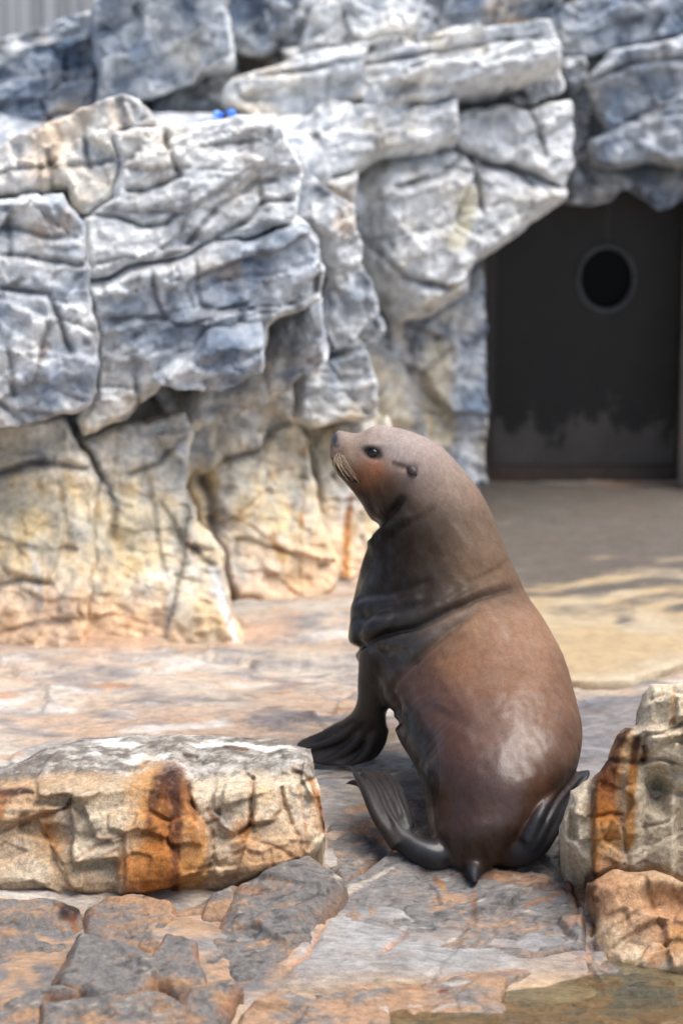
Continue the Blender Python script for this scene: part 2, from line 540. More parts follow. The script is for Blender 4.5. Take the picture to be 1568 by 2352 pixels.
    uq, inv, cnt = np.unique(key, return_inverse=True, return_counts=True)
    be = e[cnt[inv] == 1]
    bv = np.unique(be)
    bmap = -np.ones(len(pos), np.int64); bmap[bv] = np.arange(len(bv))
    rings, faces = [pos], [quads]
    cr = [crack]; dd = [d_u]
    prev = bv
    nring = 5
    off = len(pos)
    cen = pos[bv].mean(0)
    bd = np.array(back) if back is not None else -nv
    for r in range(1, nring + 1):
        kk = (r / nring) ** 1.5 * thick
        ring = pos[bv] + bd * kk
        ring = ring + (0.02 * fbm(ring * 6, 3, seed + 21))[:, None] * unit(np.cross(nv, [0.3, 0.2, 0.9]))
        rings.append(ring); cr.append(np.zeros(len(bv))); dd.append(np.zeros(len(bv)))
        cur = np.arange(len(bv)) + off
        off += len(bv)
        faces.append(np.stack([be[:, 1] if r == 1 else prev[bmap[be[:, 1]]], be[:, 0] if r == 1 else prev[bmap[be[:, 0]]],
                               cur[bmap[be[:, 0]]], cur[bmap[be[:, 1]]]], -1))
        prev = cur
    rings.append(rings[-1].mean(0)[None]); cr.append(np.zeros(1)); dd.append(np.zeros(1))
    capi = off
    tris = np.stack([prev[bmap[be[:, 1]]], prev[bmap[be[:, 0]]], np.full(len(be), capi)], -1)
    V = np.concatenate(rings); crack = np.concatenate(cr)
    vpx, vpy = project(V)
    if colfun:
        cols = colfun(V, crack=crack, seed=seed, px=vpx, py=vpy, edge=np.concatenate(dd), **(col or {}))
    else:
        cols = col_cliff(V, crack, seed, vpx, vpy, **(col or {}))
    me_faces = [np.concatenate(faces), tris]
    return mesh_np(name, V, me_faces, mat or M_CLIFF, parent, cols, smooth=mat is not None)

# ------------------------------------------------------------------ rock floor (one sheet), apron, water
def floor_relief(x, y):
    p = np.stack([x, y, x * 0], -1)
    e = p * np.array([1.0, 2.6, 1.0])
    h = 0.030 * fbm(e * 1.1, 3, 5)
    t = (y * 0.9 + 0.22 * x + 0.25 * fbm(p * 1.3, 3, 8)) / 0.16
    f = t - np.floor(t)
    h = h + 0.018 * (f - 0.5) * sstep(-0.2, 0.5, fbm(p * 0.9, 2, 12))
    h = h + 0.007 * fbm(e * 6, 4, 19, 0.6) + 0.016 * (ridged(p * np.array([2.2, 3.0, 1]), 3, 33) - 0.5)
    f1, e1, r1 = facets((x * 0.9 + y * 0.4 + 0.1 * fbm(p * 3, 2, 3)) / 0.34, (y * 0.9 - x * 0.35 + 0.08 * fbm(p * 3, 2, 4)) / 0.22, 9, 1.2)
    h = h + 0.022 * f1
    return h

xs = np.linspace(-3.2, 3.6, 620)
ys = np.concatenate([np.linspace(3.5, 5.6, 40, endpoint=False), np.linspace(5.6, 8.6, 430, endpoint=False), np.linspace(8.6, 15.5, 190)])
X, Y = np.meshgrid(xs, ys)
fx, fy = X.ravel(), Y.ravel()
fz = ground_z(fx, fy)
rel = floor_relief(fx, fy)
rel *= np.interp(fy, [9.5, 11], [1, 0.3])
under = np.exp(-(((fx - 0.36) / 0.30) ** 2 + ((fy - 6.72) / 0.22) ** 2))
rel = rel * (1 - 0.85 * under) - 0.016 * under
fz = fz - 0.042 * sstep(7.35, 6.9, fy)
pos = np.stack([fx, fy, fz + rel], -1)
fpx, fpy = project(pos)
SEAMS = [[(1372, 2075), (1366, 2140), (1345, 2190), (1365, 2235), (1335, 2250)], [(1300, 1950), (1315, 2010), (1310, 2060), (1340, 2140), (1365, 2180)],
         [(640, 2240), (700, 2195), (745, 2115), (790, 2045), (830, 2020), (900, 1985)], [(790, 2045), (760, 2010), (740, 1990)],
         [(1090, 2040), (1086, 2080), (1092, 2130), (1085, 2150)], [(860, 1905), (800, 1880), (750, 1905)], [(975, 1850), (880, 1845), (800, 1860)],
         [(640, 2352), (720, 2300), (830, 2270), (960, 2262), (1090, 2235)], [(880, 2180), (930, 2150), (960, 2110)]]
sm = np.zeros_like(fx)
near = (fy < 8.2)
for ln in SEAMS:
    d, _ = dist_line(fpx[near] + 9 * fbm(pos[near] * 9, 3, 4), fpy[near] + 5 * fbm(pos[near] * 9, 3, 5), ln)
    sm[near] = np.maximum(sm[near], np.exp(-(d / 5.0) ** 2))
pos[:, 2] -= 0.014 * sm
cols = col_floor(pos, fpx, fpy, None)
seamn = fbm(pos * 14, 3, 71)
# big grey slab below the animal, paler rock towards the wall foot
m = sstep(-40, 30, sdf_poly(fpx + 25 * fbm(pos * 5, 3, 6), fpy + 12 * fbm(pos * 5, 3, 7), [(600, 2270), (740, 2130), (810, 2040), (900, 1990), (1300, 1990), (1340, 2120), (1290, 2200), (1050, 2240), (760, 2250)]))
cols = lerp(cols, np.array([0.20, 0.195, 0.195]) * (1 + 0.35 * fbm(pos * np.array([8, 34, 30]), 4, 15, 0.65))[:, None], m * 0.72)
m = sstep(-30, 40, sdf_poly(fpx + 40 * fbm(pos * 4, 3, 6), fpy + 12 * fbm(pos * 5, 3, 7), [(540, 2352), (640, 2250), (900, 2235), (1320, 2215), (1568, 2180), (1568, 2400), (540, 2400)]))
cols = lerp(cols, np.array([0.36, 0.235, 0.125]) * (1 + 0.3 * fbm(pos * np.array([6, 24, 30]), 4, 16, 0.65))[:, None], m * 0.6)
m = sstep(-30, 40, sdf_poly(fpx + 25 * fbm(pos * 4, 3, 6), fpy + 12 * fbm(pos * 5, 3, 7), [(730, 1780), (1000, 1780), (980, 1980), (900, 1985), (790, 2035), (740, 2000)]))
cols = lerp(cols, np.array([0.12, 0.11, 0.10]) * (1 + 0.5 * fbm(pos * np.array([8, 20, 20]), 4, 17, 0.65))[:, None], m * 0.6 * sstep(-0.5, 0.3, fbm(pos * 6, 3, 33)))
m = sstep(-20, 30, sdf_poly(fpx + 25 * fbm(pos * 4, 3, 6), fpy + 12 * fbm(pos * 5, 3, 7), [(-150, 2070), (420, 2085), (700, 1995), (790, 2045), (660, 2240), (540, 2300), (480, 2420), (-150, 2420)]))
cols = lerp(cols, lerp(np.array([0.32, 0.19, 0.105]), np.array([0.115, 0.11, 0.11]), sstep(-0.3, 0.3, fbm(pos * 9, 4, 26, 0.6))), m * 0.85)
m = sstep(-10, 25, sdf_poly(fpx + 15 * fbm(pos * 4, 3, 6), fpy + 12 * fbm(pos * 5, 3, 7), [(1300, 1600), (1600, 1600), (1600, 1860), (1300, 1860)]))
cols = lerp(cols, np.array([0.15, 0.14, 0.145]) * (1 + 0.45 * fbm(pos * np.array([6, 26, 20]), 4, 18, 0.65))[:, None], m * 0.8)
m = sstep(9.6, 8.6, fy) * sstep(7.4, 8.2, fy) * sstep(0.5, -0.2, fx)
cols = lerp(cols, cols * 0.95 + np.array([0.06, 0.035, 0.02]), m)
cols = lerp(cols, np.array([0.36, 0.145, 0.045]) * (1 + 0.3 * seamn)[:, None], sm * 0.75 * sstep(-0.7, 0.2, seamn))
for (sx, sy, r, c, a) in [(1018, 2038, 9, (0.28, 0.09, 0.01), 0.9), (1000, 2022, 6, (0.12, 0.03, 0.01), 0.9), (1018, 2277, 8, (0.16, 0.02, 0.01), 0.8), (700, 1768, 9, (0.12, 0.03, 0.02), 0.5)]:
    d = np.hypot(fpx - sx, (fpy - sy) * 1.4) + 5 * fbm(pos * 40, 2, 44)
    cols = lerp(cols, np.array(c), sstep(r * 1.3, r * 0.4, d) * a)
# red-brown mineral blush at the wall foot
m = sstep(0.5, 0.0, np.abs(fy - np.interp(fx, [-1.4, -0.3, 0.1, 0.7], [9.0, 9.2, 10.2, 12.2]))) * sstep(-0.3, 0.6, fbm(pos * 3, 3, 39))
cols = lerp(cols, np.array([0.55, 0.33, 0.20]), m * 0.6)
idx = np.arange(len(fx)).reshape(len(ys), len(xs))
quads = np.stack([idx[:-1, :-1], idx[:-1, 1:], idx[1:, 1:], idx[1:, :-1]], -1).reshape(-1, 4)
rock_floor = tag(mesh_np('rock_floor', pos, quads, M_FLOOR, None, cols), kind='structure')

# far ground so that the place goes on beyond the sheet
far = np.array([(-60, -60, -0.95), (60, -60, -0.95), (60, 60, -0.95), (-60, 60, -0.95)], float)
M_FAR = rock_material('far_ground', grain=3, bump=0.2)
tag(mesh_np('ground', far, np.array([[0, 1, 2, 3]]), M_FAR, None, np.full((4, 3), 0.3)), kind='structure')

# concrete apron before the door
APZ = 0.125
ap_poly = [(1010, 1110), (1105, 1106), (1568, 1128), (1660, 1130), (1660, 1500), (1568, 1524), (1500, 1545), (1450, 1562), (1390, 1568), (1320, 1566), (1180, 1552), (1090, 1450), (1040, 1300)]
M_apr = None
def col_apron(pos, crack, seed=0, **_):
    e = pos * np.array([2.2, 3.0, 2])
    n1 = fbm(e * 0.9, 4, 13); n2 = fbm(np.stack([pos[:, 0] * 1.5 + pos[:, 1] * 0.5, pos[:, 1] * 4.2 - pos[:, 0] * 1.6, pos[:, 2]], -1) + 0.7 * fbm(pos * 1.7, 3, 5)[:, None], 5, 28, 0.6)
    c = np.broadcast_to(np.array([0.40, 0.295, 0.17]), pos.shape)
    c = lerp(c, np.array([0.42, 0.34, 0.235]), sstep(-0.3, 0.5, n1))
    wet = sstep(-0.15, 0.6, 0.95 * n2 + np.interp(pos[:, 1], [8.8, 9.2, 9.9, 10.4], [-0.75, -0.12, 0.35, 1.0]))  # wet streaks, plus the overhang's shade painted darker towards the door
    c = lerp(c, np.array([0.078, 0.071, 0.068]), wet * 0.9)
    return c * (1 + 0.1 * fbm(pos * 14, 3, 35))[:, None]
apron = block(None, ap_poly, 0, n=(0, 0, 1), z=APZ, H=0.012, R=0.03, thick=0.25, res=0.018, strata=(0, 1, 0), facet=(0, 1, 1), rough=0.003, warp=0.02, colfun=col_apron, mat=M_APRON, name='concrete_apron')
tag(apron, kind='structure')

# ------------------------------------------------------------------ water of the pool
m, nt, b = new_mat('pool_water')
b.inputs['Base Color'].default_value = (0.70, 0.74, 0.58, 1)
b.inputs['Transmission Weight'].default_value = 1.0
b.inputs['IOR'].default_value = 1.33
b.inputs['Roughness'].default_value = 0.03
tc = nt.nodes.new('ShaderNodeTexCoord')
mp = nt.nodes.new('ShaderNodeMapping'); mp.inputs['Scale'].default_value = (0.4, 1.3, 1)
nt.links.new(tc.outputs['Object'], mp.inputs['Vector'])
bp = nt.nodes.new('ShaderNodeBump'); bp.inputs['Strength'].default_value = 0.6; bp.inputs['Distance'].default_value = 0.02
nt.links.new(noise_node(nt, mp.outputs['Vector'], 16, 2, 0.5, 0.8), bp.inputs['Height'])
nt.links.new(bp.outputs[0], b.inputs['Normal'])
M_WATER = m
wx = np.linspace(-1.9, 2.6, 300); wy = np.linspace(3.6, 6.9, 260)
X, Y = np.meshgrid(wx, wy)
wp = np.stack([X.ravel(), Y.ravel(), X.ravel() * 0], -1)
wz = 0.011 * fbm(wp * np.array([2.6, 8.5, 1]), 3, 9) + 0.009 * fbm(wp * np.array([5, 21, 1]), 3, 10)
wp[:, 2] = WATER_Z + wz
keep = (Y - (np.interp(X, [-1.6, -0.6, 0.0, 0.4, 0.9, 2.2], [5.45, 5.62, 5.93, 6.08, 6.26, 6.30]) + 0.3)) < 0
idx = np.arange(X.size).reshape(X.shape)
quads = np.stack([idx[:-1, :-1], idx[:-1, 1:], idx[1:, 1:], idx[1:, :-1]], -1)[keep[:-1, :-1]]
tag(mesh_np('water', wp, quads, M_WATER), kind='structure')

# ------------------------------------------------------------------ cliffs
def cliff(name, label, px, py, D):
    b0 = P(px, py, D)
    return tag(empty(name, (b0[0], b0[1], 0.1)), label, 'cliff')

left_cliff = cliff('rock_cliff', 'tall pale grey rock buttress with a yellow stained foot, behind the sea lion', 250, 1000, 9.4)
mid_cliff = cliff('rock_cliff', 'broad whitish layered rock ledge jutting out above the dark doorway', 1000, 500, 11.4)
right_cliff = cliff('rock_cliff', 'shaded blue grey rock hanging over the porthole side of the doorway', 1450, 250, 12.0)
rear_cliff = cliff('rock_cliff', 'rough grey rocks in the rear, next to the board fence', 450, 100, 11.8)

# continuous rock mass behind the blocks
CP = np.array([(-150, 1500, 9.0), (0, 1500, 9.1), (200, 1500, 9.2), (540, 1480, 9.5), (700, 1330, 10.2), (850, 1310, 10.5), (1000, 1180, 11.4), (1090, 1110, 12.0),
               (-150, 1000, 9.2), (200, 1000, 9.4), (430, 1000, 9.7), (650, 950, 10.35), (850, 900, 10.8), (1080, 800, 11.9),
               (-150, 500, 9.3), (200, 500, 9.5), (450, 500, 9.7), (650, 400, 10.0), (800, 500, 10.7), (900, 600, 11.1), (1100, 500, 11.8),
               (1280, 400, 12.0), (1450, 250, 12.1), (1700, 300, 12.2), (-100, 300, 10.2), (0, 180, 11.6), (250, 150, 11.6), (500, 120, 11.8), (450, 260, 11.3),
               (700, 60, 12.1), (900, 50, 12.2), (1100, 30, 12.3), (1300, 60, 12.4), (1700, 30, 12.4), (700, -100, 12.5), (1300, -100, 12.6), (100, -100, 12.6)], float)
gx, gy = np.meshgrid(np.arange(-170, 1760, 9.0), np.arange(-130, 1600, 9.0))
vx, vy = gx.ravel(), gy.ravel()
w = 1.0 / (((vx[:, None] - CP[:, 0]) ** 2 + (vy[:, None] - CP[:, 1]) ** 2) + 900.0) ** 1.5
Dg = (w * CP[:, 2]).sum(1) / w.sum(1) + 0.18
p0 = P(vx, vy, Dg)
Dg = Dg - 0.10 * (ridged(p0 * 1.7, 5, 2) - 0.5) - 0.12 * facets(vx / 90 + 0.4 * fbm(p0 * 2, 2, 1), vy / 60, 5)[0]
p0 = P(vx, vy, Dg)
hole = sdf_poly(vx, vy, [(1092, 300), (1700, 300), (1700, 1700), (1092, 1700)]) > 0
sky_gap = sdf_poly(vx, vy, [(-400, -300), (235, -300), (215, 10), (195, 60), (-400, 160)]) > 0
keep = ~(hole | sky_gap).reshape(gx.shape)
idx = np.arange(vx.size).reshape(gx.shape)
kq = keep[:-1, :-1] & keep[1:, 1:] & keep[1:, :-1] & keep[:-1, 1:]
quads = np.stack([idx[1:, :-1], idx[1:, 1:], idx[:-1, 1:], idx[:-1, :-1]], -1)[kq]
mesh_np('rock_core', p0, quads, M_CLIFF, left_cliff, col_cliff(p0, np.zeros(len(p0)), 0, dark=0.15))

LC = dict(warm=0.1, light=0.15)
# --- left buttress
block(left_cliff, [(0, 340), (100, 290), (190, 240), (260, 222), (320, 225), (345, 260), (372, 292), (285, 305), (262, 345), (275, 395), (262, 445), (205, 490), (172, 470), (150, 420), (60, 440), (0, 452), (-90, 460), (-90, 360)],
      9.45, (0.1, -1, 0.3), H=0.10, R=0.09, strata=(0.03, 0.14, 14), facet=(0.05, 0.16, 0.2), col=dict(warm=0.45, ochre=0.42, light=0.2), cracks=[([(0, 405), (100, 395), (200, 385), (260, 375)], 0.012, 0.03), ([(110, 350), (125, 440)], 0.010, 0.03), ([(195, 330), (205, 400)], 0.01, 0.03)])
block(left_cliff, [(268, 305), (380, 292), (500, 283), (600, 275), (635, 283), (662, 330), (692, 400), (672, 470), (662, 512), (600, 530), (500, 555), (400, 583), (330, 603), (270, 622), (208, 636), (197, 500), (262, 450), (278, 390), (264, 340)],
      9.45, (0.15, -1, 0.16), H=0.15, R=0.10, strata=(0.045, 0.20, 14), facet=(0.045, 0.36, 0.15), col=dict(warm=0.12, light=0.45, streak=0.55),
      cracks=[([(372, 300), (385, 360), (410, 410), (330, 440), (290, 440)], 0.016, 0.05), ([(200, 495), (260, 500), (330, 525), (380, 515), (400, 495)], 0.014, 0.05), ([(430, 560), (500, 475), (560, 440), (590, 410)], 0.01, 0.03),
              ([(500, 545), (575, 500), (600, 465), (660, 460)], 0.015, 0.05), ([(595, 470), (590, 420), (630, 415)], 0.014, 0.04), ([(380, 350), (470, 340), (590, 330)], 0.008, 0.02)])
block(left_cliff, [(208, 648), (330, 612), (480, 572), (620, 540), (700, 520), (728, 560), (745, 620), (735, 685), (690, 705), (640, 722), (615, 760), (605, 800), (560, 830), (480, 868), (400, 862), (350, 900), (290, 958), (205, 992), (188, 962), (232, 880), (226, 800), (216, 720)],
      9.42, (0.15, -1, -0.06), H=0.17, R=0.13, strata=(0.045, 0.24, 16), facet=(0.05, 0.34, 0.16), col=dict(warm=0.22, light=0.12, streak=0.7),
      cracks=[([(345, 615), (355, 680), (370, 720)], 0.010, 0.03), ([(445, 590), (455, 690), (480, 700)], 0.010, 0.03), ([(250, 730), (330, 720), (420, 735), (560, 690)], 0.012, 0.03), ([(310, 860), (320, 940)], 0.01, 0.03)])
block(left_cliff, [(0, 465), (60, 450), (142, 440), (168, 480), (191, 512), (200, 580), (206, 650), (217, 740), (226, 850), (215, 920), (180, 945), (90, 965), (0, 983), (-110, 990), (-110, 470)],
      9.05, (0.18, -1, 0.08), H=0.16, R=0.10, strata=(0.03, 0.22, -8), facet=(0.05, 0.22, 0.22), col=dict(light=0.05, streak=0.6),
      cracks=[([(0, 520), (60, 530), (110, 545), (170, 545)], 0.010, 0.03), ([(0, 585), (90, 595), (190, 610)], 0.012, 0.035), ([(15, 480), (20, 600)], 0.009, 0.02), ([(0, 660), (110, 672), (135, 740), (160, 800)], 0.016, 0.04), ([(20, 800), (30, 900)], 0.01, 0.03)])
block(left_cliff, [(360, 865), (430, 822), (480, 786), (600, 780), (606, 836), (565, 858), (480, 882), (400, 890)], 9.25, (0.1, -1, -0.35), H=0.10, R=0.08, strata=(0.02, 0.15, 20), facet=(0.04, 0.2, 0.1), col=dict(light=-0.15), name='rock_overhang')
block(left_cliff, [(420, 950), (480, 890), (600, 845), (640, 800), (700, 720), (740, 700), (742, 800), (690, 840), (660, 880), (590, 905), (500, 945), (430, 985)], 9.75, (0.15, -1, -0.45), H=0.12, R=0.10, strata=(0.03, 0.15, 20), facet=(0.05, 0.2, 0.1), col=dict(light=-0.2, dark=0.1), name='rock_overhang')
block(left_cliff, [(645, 285), (665, 320), (700, 395), (725, 430), (800, 470), (812, 540), (815, 598), (765, 635), (745, 590), (722, 540), (700, 512), (672, 515), (680, 460), (695, 400)], 10.0, (0.45, -1, 0.1), H=0.14, R=0.09, strata=(0.03, 0.16, 60), facet=(0.06, 0.22, 0.13), col=dict(light=0.15, streak=0.7))
block(left_cliff, [(752, 602), (815, 600), (858, 655), (866, 720), (800, 778), (748, 800), (738, 720)], 10.25, (0.25, -1, 0.1), H=0.13, R=0.10, strata=(0.02, 0.18, 10), facet=(0.05, 0.2, 0.2), col=dict(warm=0.4, light=0.1))
block(left_cliff, [(700, 836), (760, 812), (832, 800), (866, 880), (852, 958), (772, 972), (700, 985), (664, 962), (672, 900)], 10.2, (0.2, -1, 0.1), H=0.13, R=0.10, strata=(0.035, 0.14, 5), facet=(0.05, 0.25, 0.14), col=dict(light=0.0, warm=0.05))
block(left_cliff, [(655, 988), (780, 974), (852, 962), (862, 1010), (800, 1090), (760, 1130), (700, 1110), (660, 1060)], 10.45, (0.2, -1, 0.2), H=0.12, R=0.11, strata=(0.03, 0.16, -20), facet=(0.05, 0.25, 0.14), col=dict(light=-0.1, dark=0.05))
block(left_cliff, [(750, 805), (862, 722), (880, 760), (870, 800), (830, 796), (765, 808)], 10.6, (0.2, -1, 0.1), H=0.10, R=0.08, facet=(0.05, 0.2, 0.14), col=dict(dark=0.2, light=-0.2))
# foot of the buttress
def foot(base3, d, px, py):
    z = base3[:, 2]
    return 0.30 * sstep(0.85, 0.0, z) ** 1.3 + 0.05 * fbm(base3 * np.array([4, 4, 1.2]), 3, 66)
block(left_cliff, [(-120, 985), (0, 985), (150, 965), (186, 1015), (214, 1090), (222, 1150), (216, 1250), (200, 1400), (170, 1490), (60, 1512), (0, 1530), (-120, 1550)],
      9.32, (0.12, -1, 0.10), H=0.13, R=0.12, strata=(0.03, 0.30, -4), facet=(0.04, 0.3, 0.25), rough=0.03, hfun=foot, fcrack=0.2, col=dict(warm=0.1, light=-0.05, streak=0.5),
      cracks=[([(0, 1085), (70, 1062), (130, 1060), (200, 1075)], 0.020, 0.07), ([(0, 1220), (80, 1245), (170, 1250)], 0.012, 0.03), ([(0, 1330), (60, 1310), (120, 1320)], 0.014, 0.04), ([(0, 1430), (90, 1405), (160, 1400)], 0.012, 0.03)], name='rock_foot')
block(left_cliff, [(190, 1000), (300, 976), (420, 958), (432, 1000), (428, 1040), (424, 1100), (436, 1160), (432, 1200), (470, 1222), (500, 1270), (518, 1330), (546, 1400), (542, 1488), (480, 1508), (360, 1538), (250, 1530), (165, 1496), (210, 1250), (222, 1100)],
      9.45, (0.15, -1, 0.12), H=0.14, R=0.12, strata=(0.02, 0.35, 75), facet=(0.04, 0.16, 0.4), rough=0.03, hfun=foot, fcrack=0.2, col=dict(warm=0.05, light=0.0, streak=0.55),
      cracks=[([(220, 1060), (240, 1110), (262, 1160), (255, 1230)], 0.016, 0.05), ([(290, 1090), (360, 1060), (420, 1000)], 0.014, 0.04), ([(340, 1100), (350, 1200), (365, 1290)], 0.012, 0.03), ([(430, 1240), (450, 1270), (475, 1285)], 0.012, 0.05)], name='rock_foot')
block(left_cliff, [(415, 955), (520, 925), (620, 890), (668, 890), (670, 960), (690, 1010), (700, 1100), (720, 1180), (740, 1260), (720, 1340), (600, 1370), (520, 1360), (480, 1230), (436, 1190), (430, 1080)],
      10.1, (0.25, -1, 0.05), H=0.10, R=0.14, strata=(0.03, 0.3, 80), facet=(0.05, 0.16, 0.4), rough=0.03, hfun=foot, fcrack=0.2, col=dict(warm=0.1, dark=0.08, light=-0.1, streak=0.7),
      cracks=[([(430, 1040), (500, 1050), (590, 1030), (620, 1000)], 0.03, 0.10), ([(450, 1060), (470, 1130), (470, 1200)], 0.04, 0.10)], name='rock_foot')
block(left_cliff, [(690, 1000), (760, 1120), (850, 1010), (880, 960), (900, 1100), (900, 1300), (850, 1330), (740, 1360), (700, 1350), (700, 1150)],
      10.45, (0.3, -1, 0.1), H=0.10, R=0.14, strata=(0.02, 0.3, 80), facet=(0.04, 0.2, 0.3), rough=0.03, hfun=foot, fcrack=0.2, col=dict(warm=0.15, light=0.1), name='rock_foot')
block(left_cliff, [(856, 745), (900, 750), (960, 728), (1062, 680), (1085, 612), (1098, 600), (1103, 800), (1105, 1000), (1108, 1112), (1060, 1140), (1000, 1190), (880, 1310), (870, 1000)],
      11.35, (0.62, -1, 0.0), H=0.08, R=0.10, thick=0.7, strata=(0.02, 0.35, 70), facet=(0.04, 0.16, 0.4), rough=0.03, col=dict(warm=0.25, dark=0.12, light=-0.1, streak=0.8, base=False), name='rock_foot')
# ledge behind the top of the buttress
block(left_cliff, [(250, 286), (345, 238), (430, 232), (505, 232), (560, 240), (640, 276), (560, 280), (380, 286)], 0, (0, 0, 1), z=2.0, H=0.02, R=0.08, thick=0.12, strata=(0, 1, 0), facet=(0.02, 0.3, 0.4), rough=0.015, col=dict(light=0.05, base=False), name='rock_ledge')

# --- middle ledges over the doorway
K = dict(light=0.5, warm=0.12, streak=0.5)
block(mid_cliff, [(505, 228), (525, 190), (540, 180), (700, 135), (860, 97), (1060, 65), (1262, 50), (1276, 105), (1284, 160), (1190, 150), (1050, 178), (900, 208), (720, 260), (660, 300), (640, 285), (560, 275)],
      11.2, (0.1, -1, 0.25), H=0.16, R=0.08, strata=(0.05, 0.12, 10), facet=(0.05, 0.4, 0.1), col=dict(light=0.35, warm=0.3, streak=0.45), cracks=[([(505, 190), (700, 175), (900, 140), (1240, 85)], 0.012, 0.04)], name='rock_ledge')
block(mid_cliff, [(845, 205), (930, 150), (1094, 132), (1229, 104), (1264, 125), (1279, 162), (1159, 188), (1069, 212), (984, 238), (859, 262)], 10.95, (0.1, -1, 0.3), H=0.14, R=0.07, strata=(0.05, 0.11, 10), facet=(0.04, 0.35, 0.1), col=K, name='rock_ledge')
block(mid_cliff, [(1168, 192), (1272, 165), (1289, 208), (1226, 238), (1165, 236)], 11.25, (0.1, -1, -0.1), H=0.1, R=0.06, facet=(0.05, 0.15, 0.1), col=dict(dark=0.35, warm=0.2))
block(mid_cliff, [(1036, 266), (1154, 237), (1204, 262), (1296, 230), (1302, 300), (1308, 380), (1280, 428), (1186, 378), (1064, 352), (1030, 320)], 11.15, (0.15, -1, 0.15), H=0.15, R=0.08, strata=(0.03, 0.2, 20), facet=(0.05, 0.25, 0.2), col=K, cracks=[([(1204, 262), (1230, 320), (1240, 360)], 0.01, 0.03)])
block(mid_cliff, [(655, 330), (700, 285), (740, 255), (860, 258), (1040, 238), (1042, 320), (1000, 337), (900, 352), (820, 388), (730, 425), (690, 395)], 10.85, (0.1, -1, 0.3), H=0.15, R=0.09, strata=(0.05, 0.13, 14), facet=(0.05, 0.3, 0.12), col=dict(light=0.6, warm=0.1, streak=0.5), name='rock_ledge')
block(mid_cliff, [(808, 410), (874, 365), (979, 337), (1054, 342), (1184, 380), (1286, 430), (1282, 465), (1226, 507), (1136, 572), (1086, 607), (1066, 672), (960, 727), (894, 745), (860, 655), (816, 598), (808, 500)],
      11.15, (0.2, -1, -0.02), H=0.30, R=0.28, thick=0.9, strata=(0.045, 0.2, 24), facet=(0.07, 0.3, 0.2), rough=0.03, col=dict(light=0.35, warm=0.16, streak=0.6),
      cracks=[([(1045, 325), (1070, 370), (1150, 375), (1185, 395), (1200, 420)], 0.018, 0.06), ([(1060, 360), (1075, 430), (1085, 480)], 0.014, 0.05), ([(880, 420), (990, 390), (1050, 345)], 0.012, 0.05), ([(820, 540), (900, 620), (1000, 640), (1100, 600)], 0.016, 0.05), ([(1180, 375), (1260, 420)], 0.01, 0.04)], name='rock_overhang')
block(mid_cliff, [(725, 428), (820, 390), (810, 470), (770, 480), (735, 460)], 10.7, (0.2, -1, 0.1), H=0.10, R=0.07, facet=(0.05, 0.2, 0.14), col=K)

# --- right rocks
G = dict(light=-0.18, dark=0.05, streak=0.7)
block(right_cliff, [(1264, 47), (1349, 0), (1400, -60), (1660, -60), (1660, 70), (1568, 82), (1484, 102), (1409, 117), (1349, 140), (1284, 136), (1276, 90)], 12.0, (-0.05, -1, 0.2), H=0.14, R=0.08, strata=(0.04, 0.15, 10), facet=(0.05, 0.25, 0.15), col=G)
block(right_cliff, [(1284, 141), (1340, 137), (1346, 190), (1314, 207), (1289, 187)], 11.9, (0, -1, 0.1), H=0.10, R=0.06, facet=(0.04, 0.15, 0.1), col=G)
block(right_cliff, [(1349, 192), (1409, 122), (1484, 107), (1568, 84), (1660, 75), (1660, 380), (1568, 372), (1509, 358), (1409, 387), (1364, 377), (1354, 326), (1397, 300), (1369, 240)], 11.75, (-0.05, -1, 0.1), H=0.18, R=0.12, thick=0.9, strata=(0.04, 0.2, 14), facet=(0.06, 0.28, 0.2), col=dict(light=-0.12, streak=0.7), cracks=[([(1400, 305), (1470, 260), (1560, 235)], 0.01, 0.03), ([(1350, 190), (1450, 150), (1568, 135)], 0.012, 0.04)])
block(right_cliff, [(1298, 205), (1346, 198), (1392, 300), (1352, 330), (1362, 380), (1425, 430), (1330, 466), (1285, 465), (1306, 390), (1304, 300)], 12.0, (0.1, -1, 0.0), H=0.10, R=0.10, thick=0.8, facet=(0.07, 0.15, 0.15), col=dict(dark=0.3, light=-0.3))
block(right_cliff, [(1320, 420), (1362, 380), (1410, 390), (1568, 374), (1660, 380), (1660, 440), (1568, 440), (1500, 466), (1470, 446), (1430, 437), (1400, 461), (1330, 468), (1290, 460)], 12.05, (0, -1, -0.3), H=0.12, R=0.10, thick=0.75, facet=(0.08, 0.2, 0.14), col=dict(dark=0.3, light=-0.3), name='rock_overhang')

# --- rear rocks
F = dict(light=-0.35, dark=0.08, streak=0.7, base=False)
block(rear_cliff, [(-110, 110), (0, 93), (70, 75), (130, 47), (202, 22), (212, 60), (222, 70), (150, 92), (60, 118), (0, 145), (-110, 165)], 11.5, (0.05, -1, 0.35), H=0.12, R=0.06, facet=(0.05, 0.2, 0.1), col=dict(light=0.15, ochre=0.2, base=False), name='rock_ledge')
block(rear_cliff, [(-110, 150), (0, 142), (60, 118), (150, 95), (222, 74), (236, 112), (231, 170), (238, 230), (200, 272), (140, 285), (60, 305), (0, 330), (-110, 360)], 11.5, (0.05, -1, 0.15), H=0.12, R=0.10, strata=(0.06, 0.16, 18), facet=(0.07, 0.25, 0.12), col=F)
block(rear_cliff, [(206, 34), (232, 0), (260, -60), (520, -60), (512, 20), (520, 60), (538, 130), (530, 150), (470, 160), (430, 186), (350, 216), (290, 231), (230, 226), (229, 160), (216, 90)], 11.25, (0.05, -1, 0.1), H=0.2, R=0.14, strata=(0.05, 0.2, 25), facet=(0.08, 0.25, 0.2), rough=0.04, col=dict(light=-0.2, dark=0.05, streak=0.7, base=False))
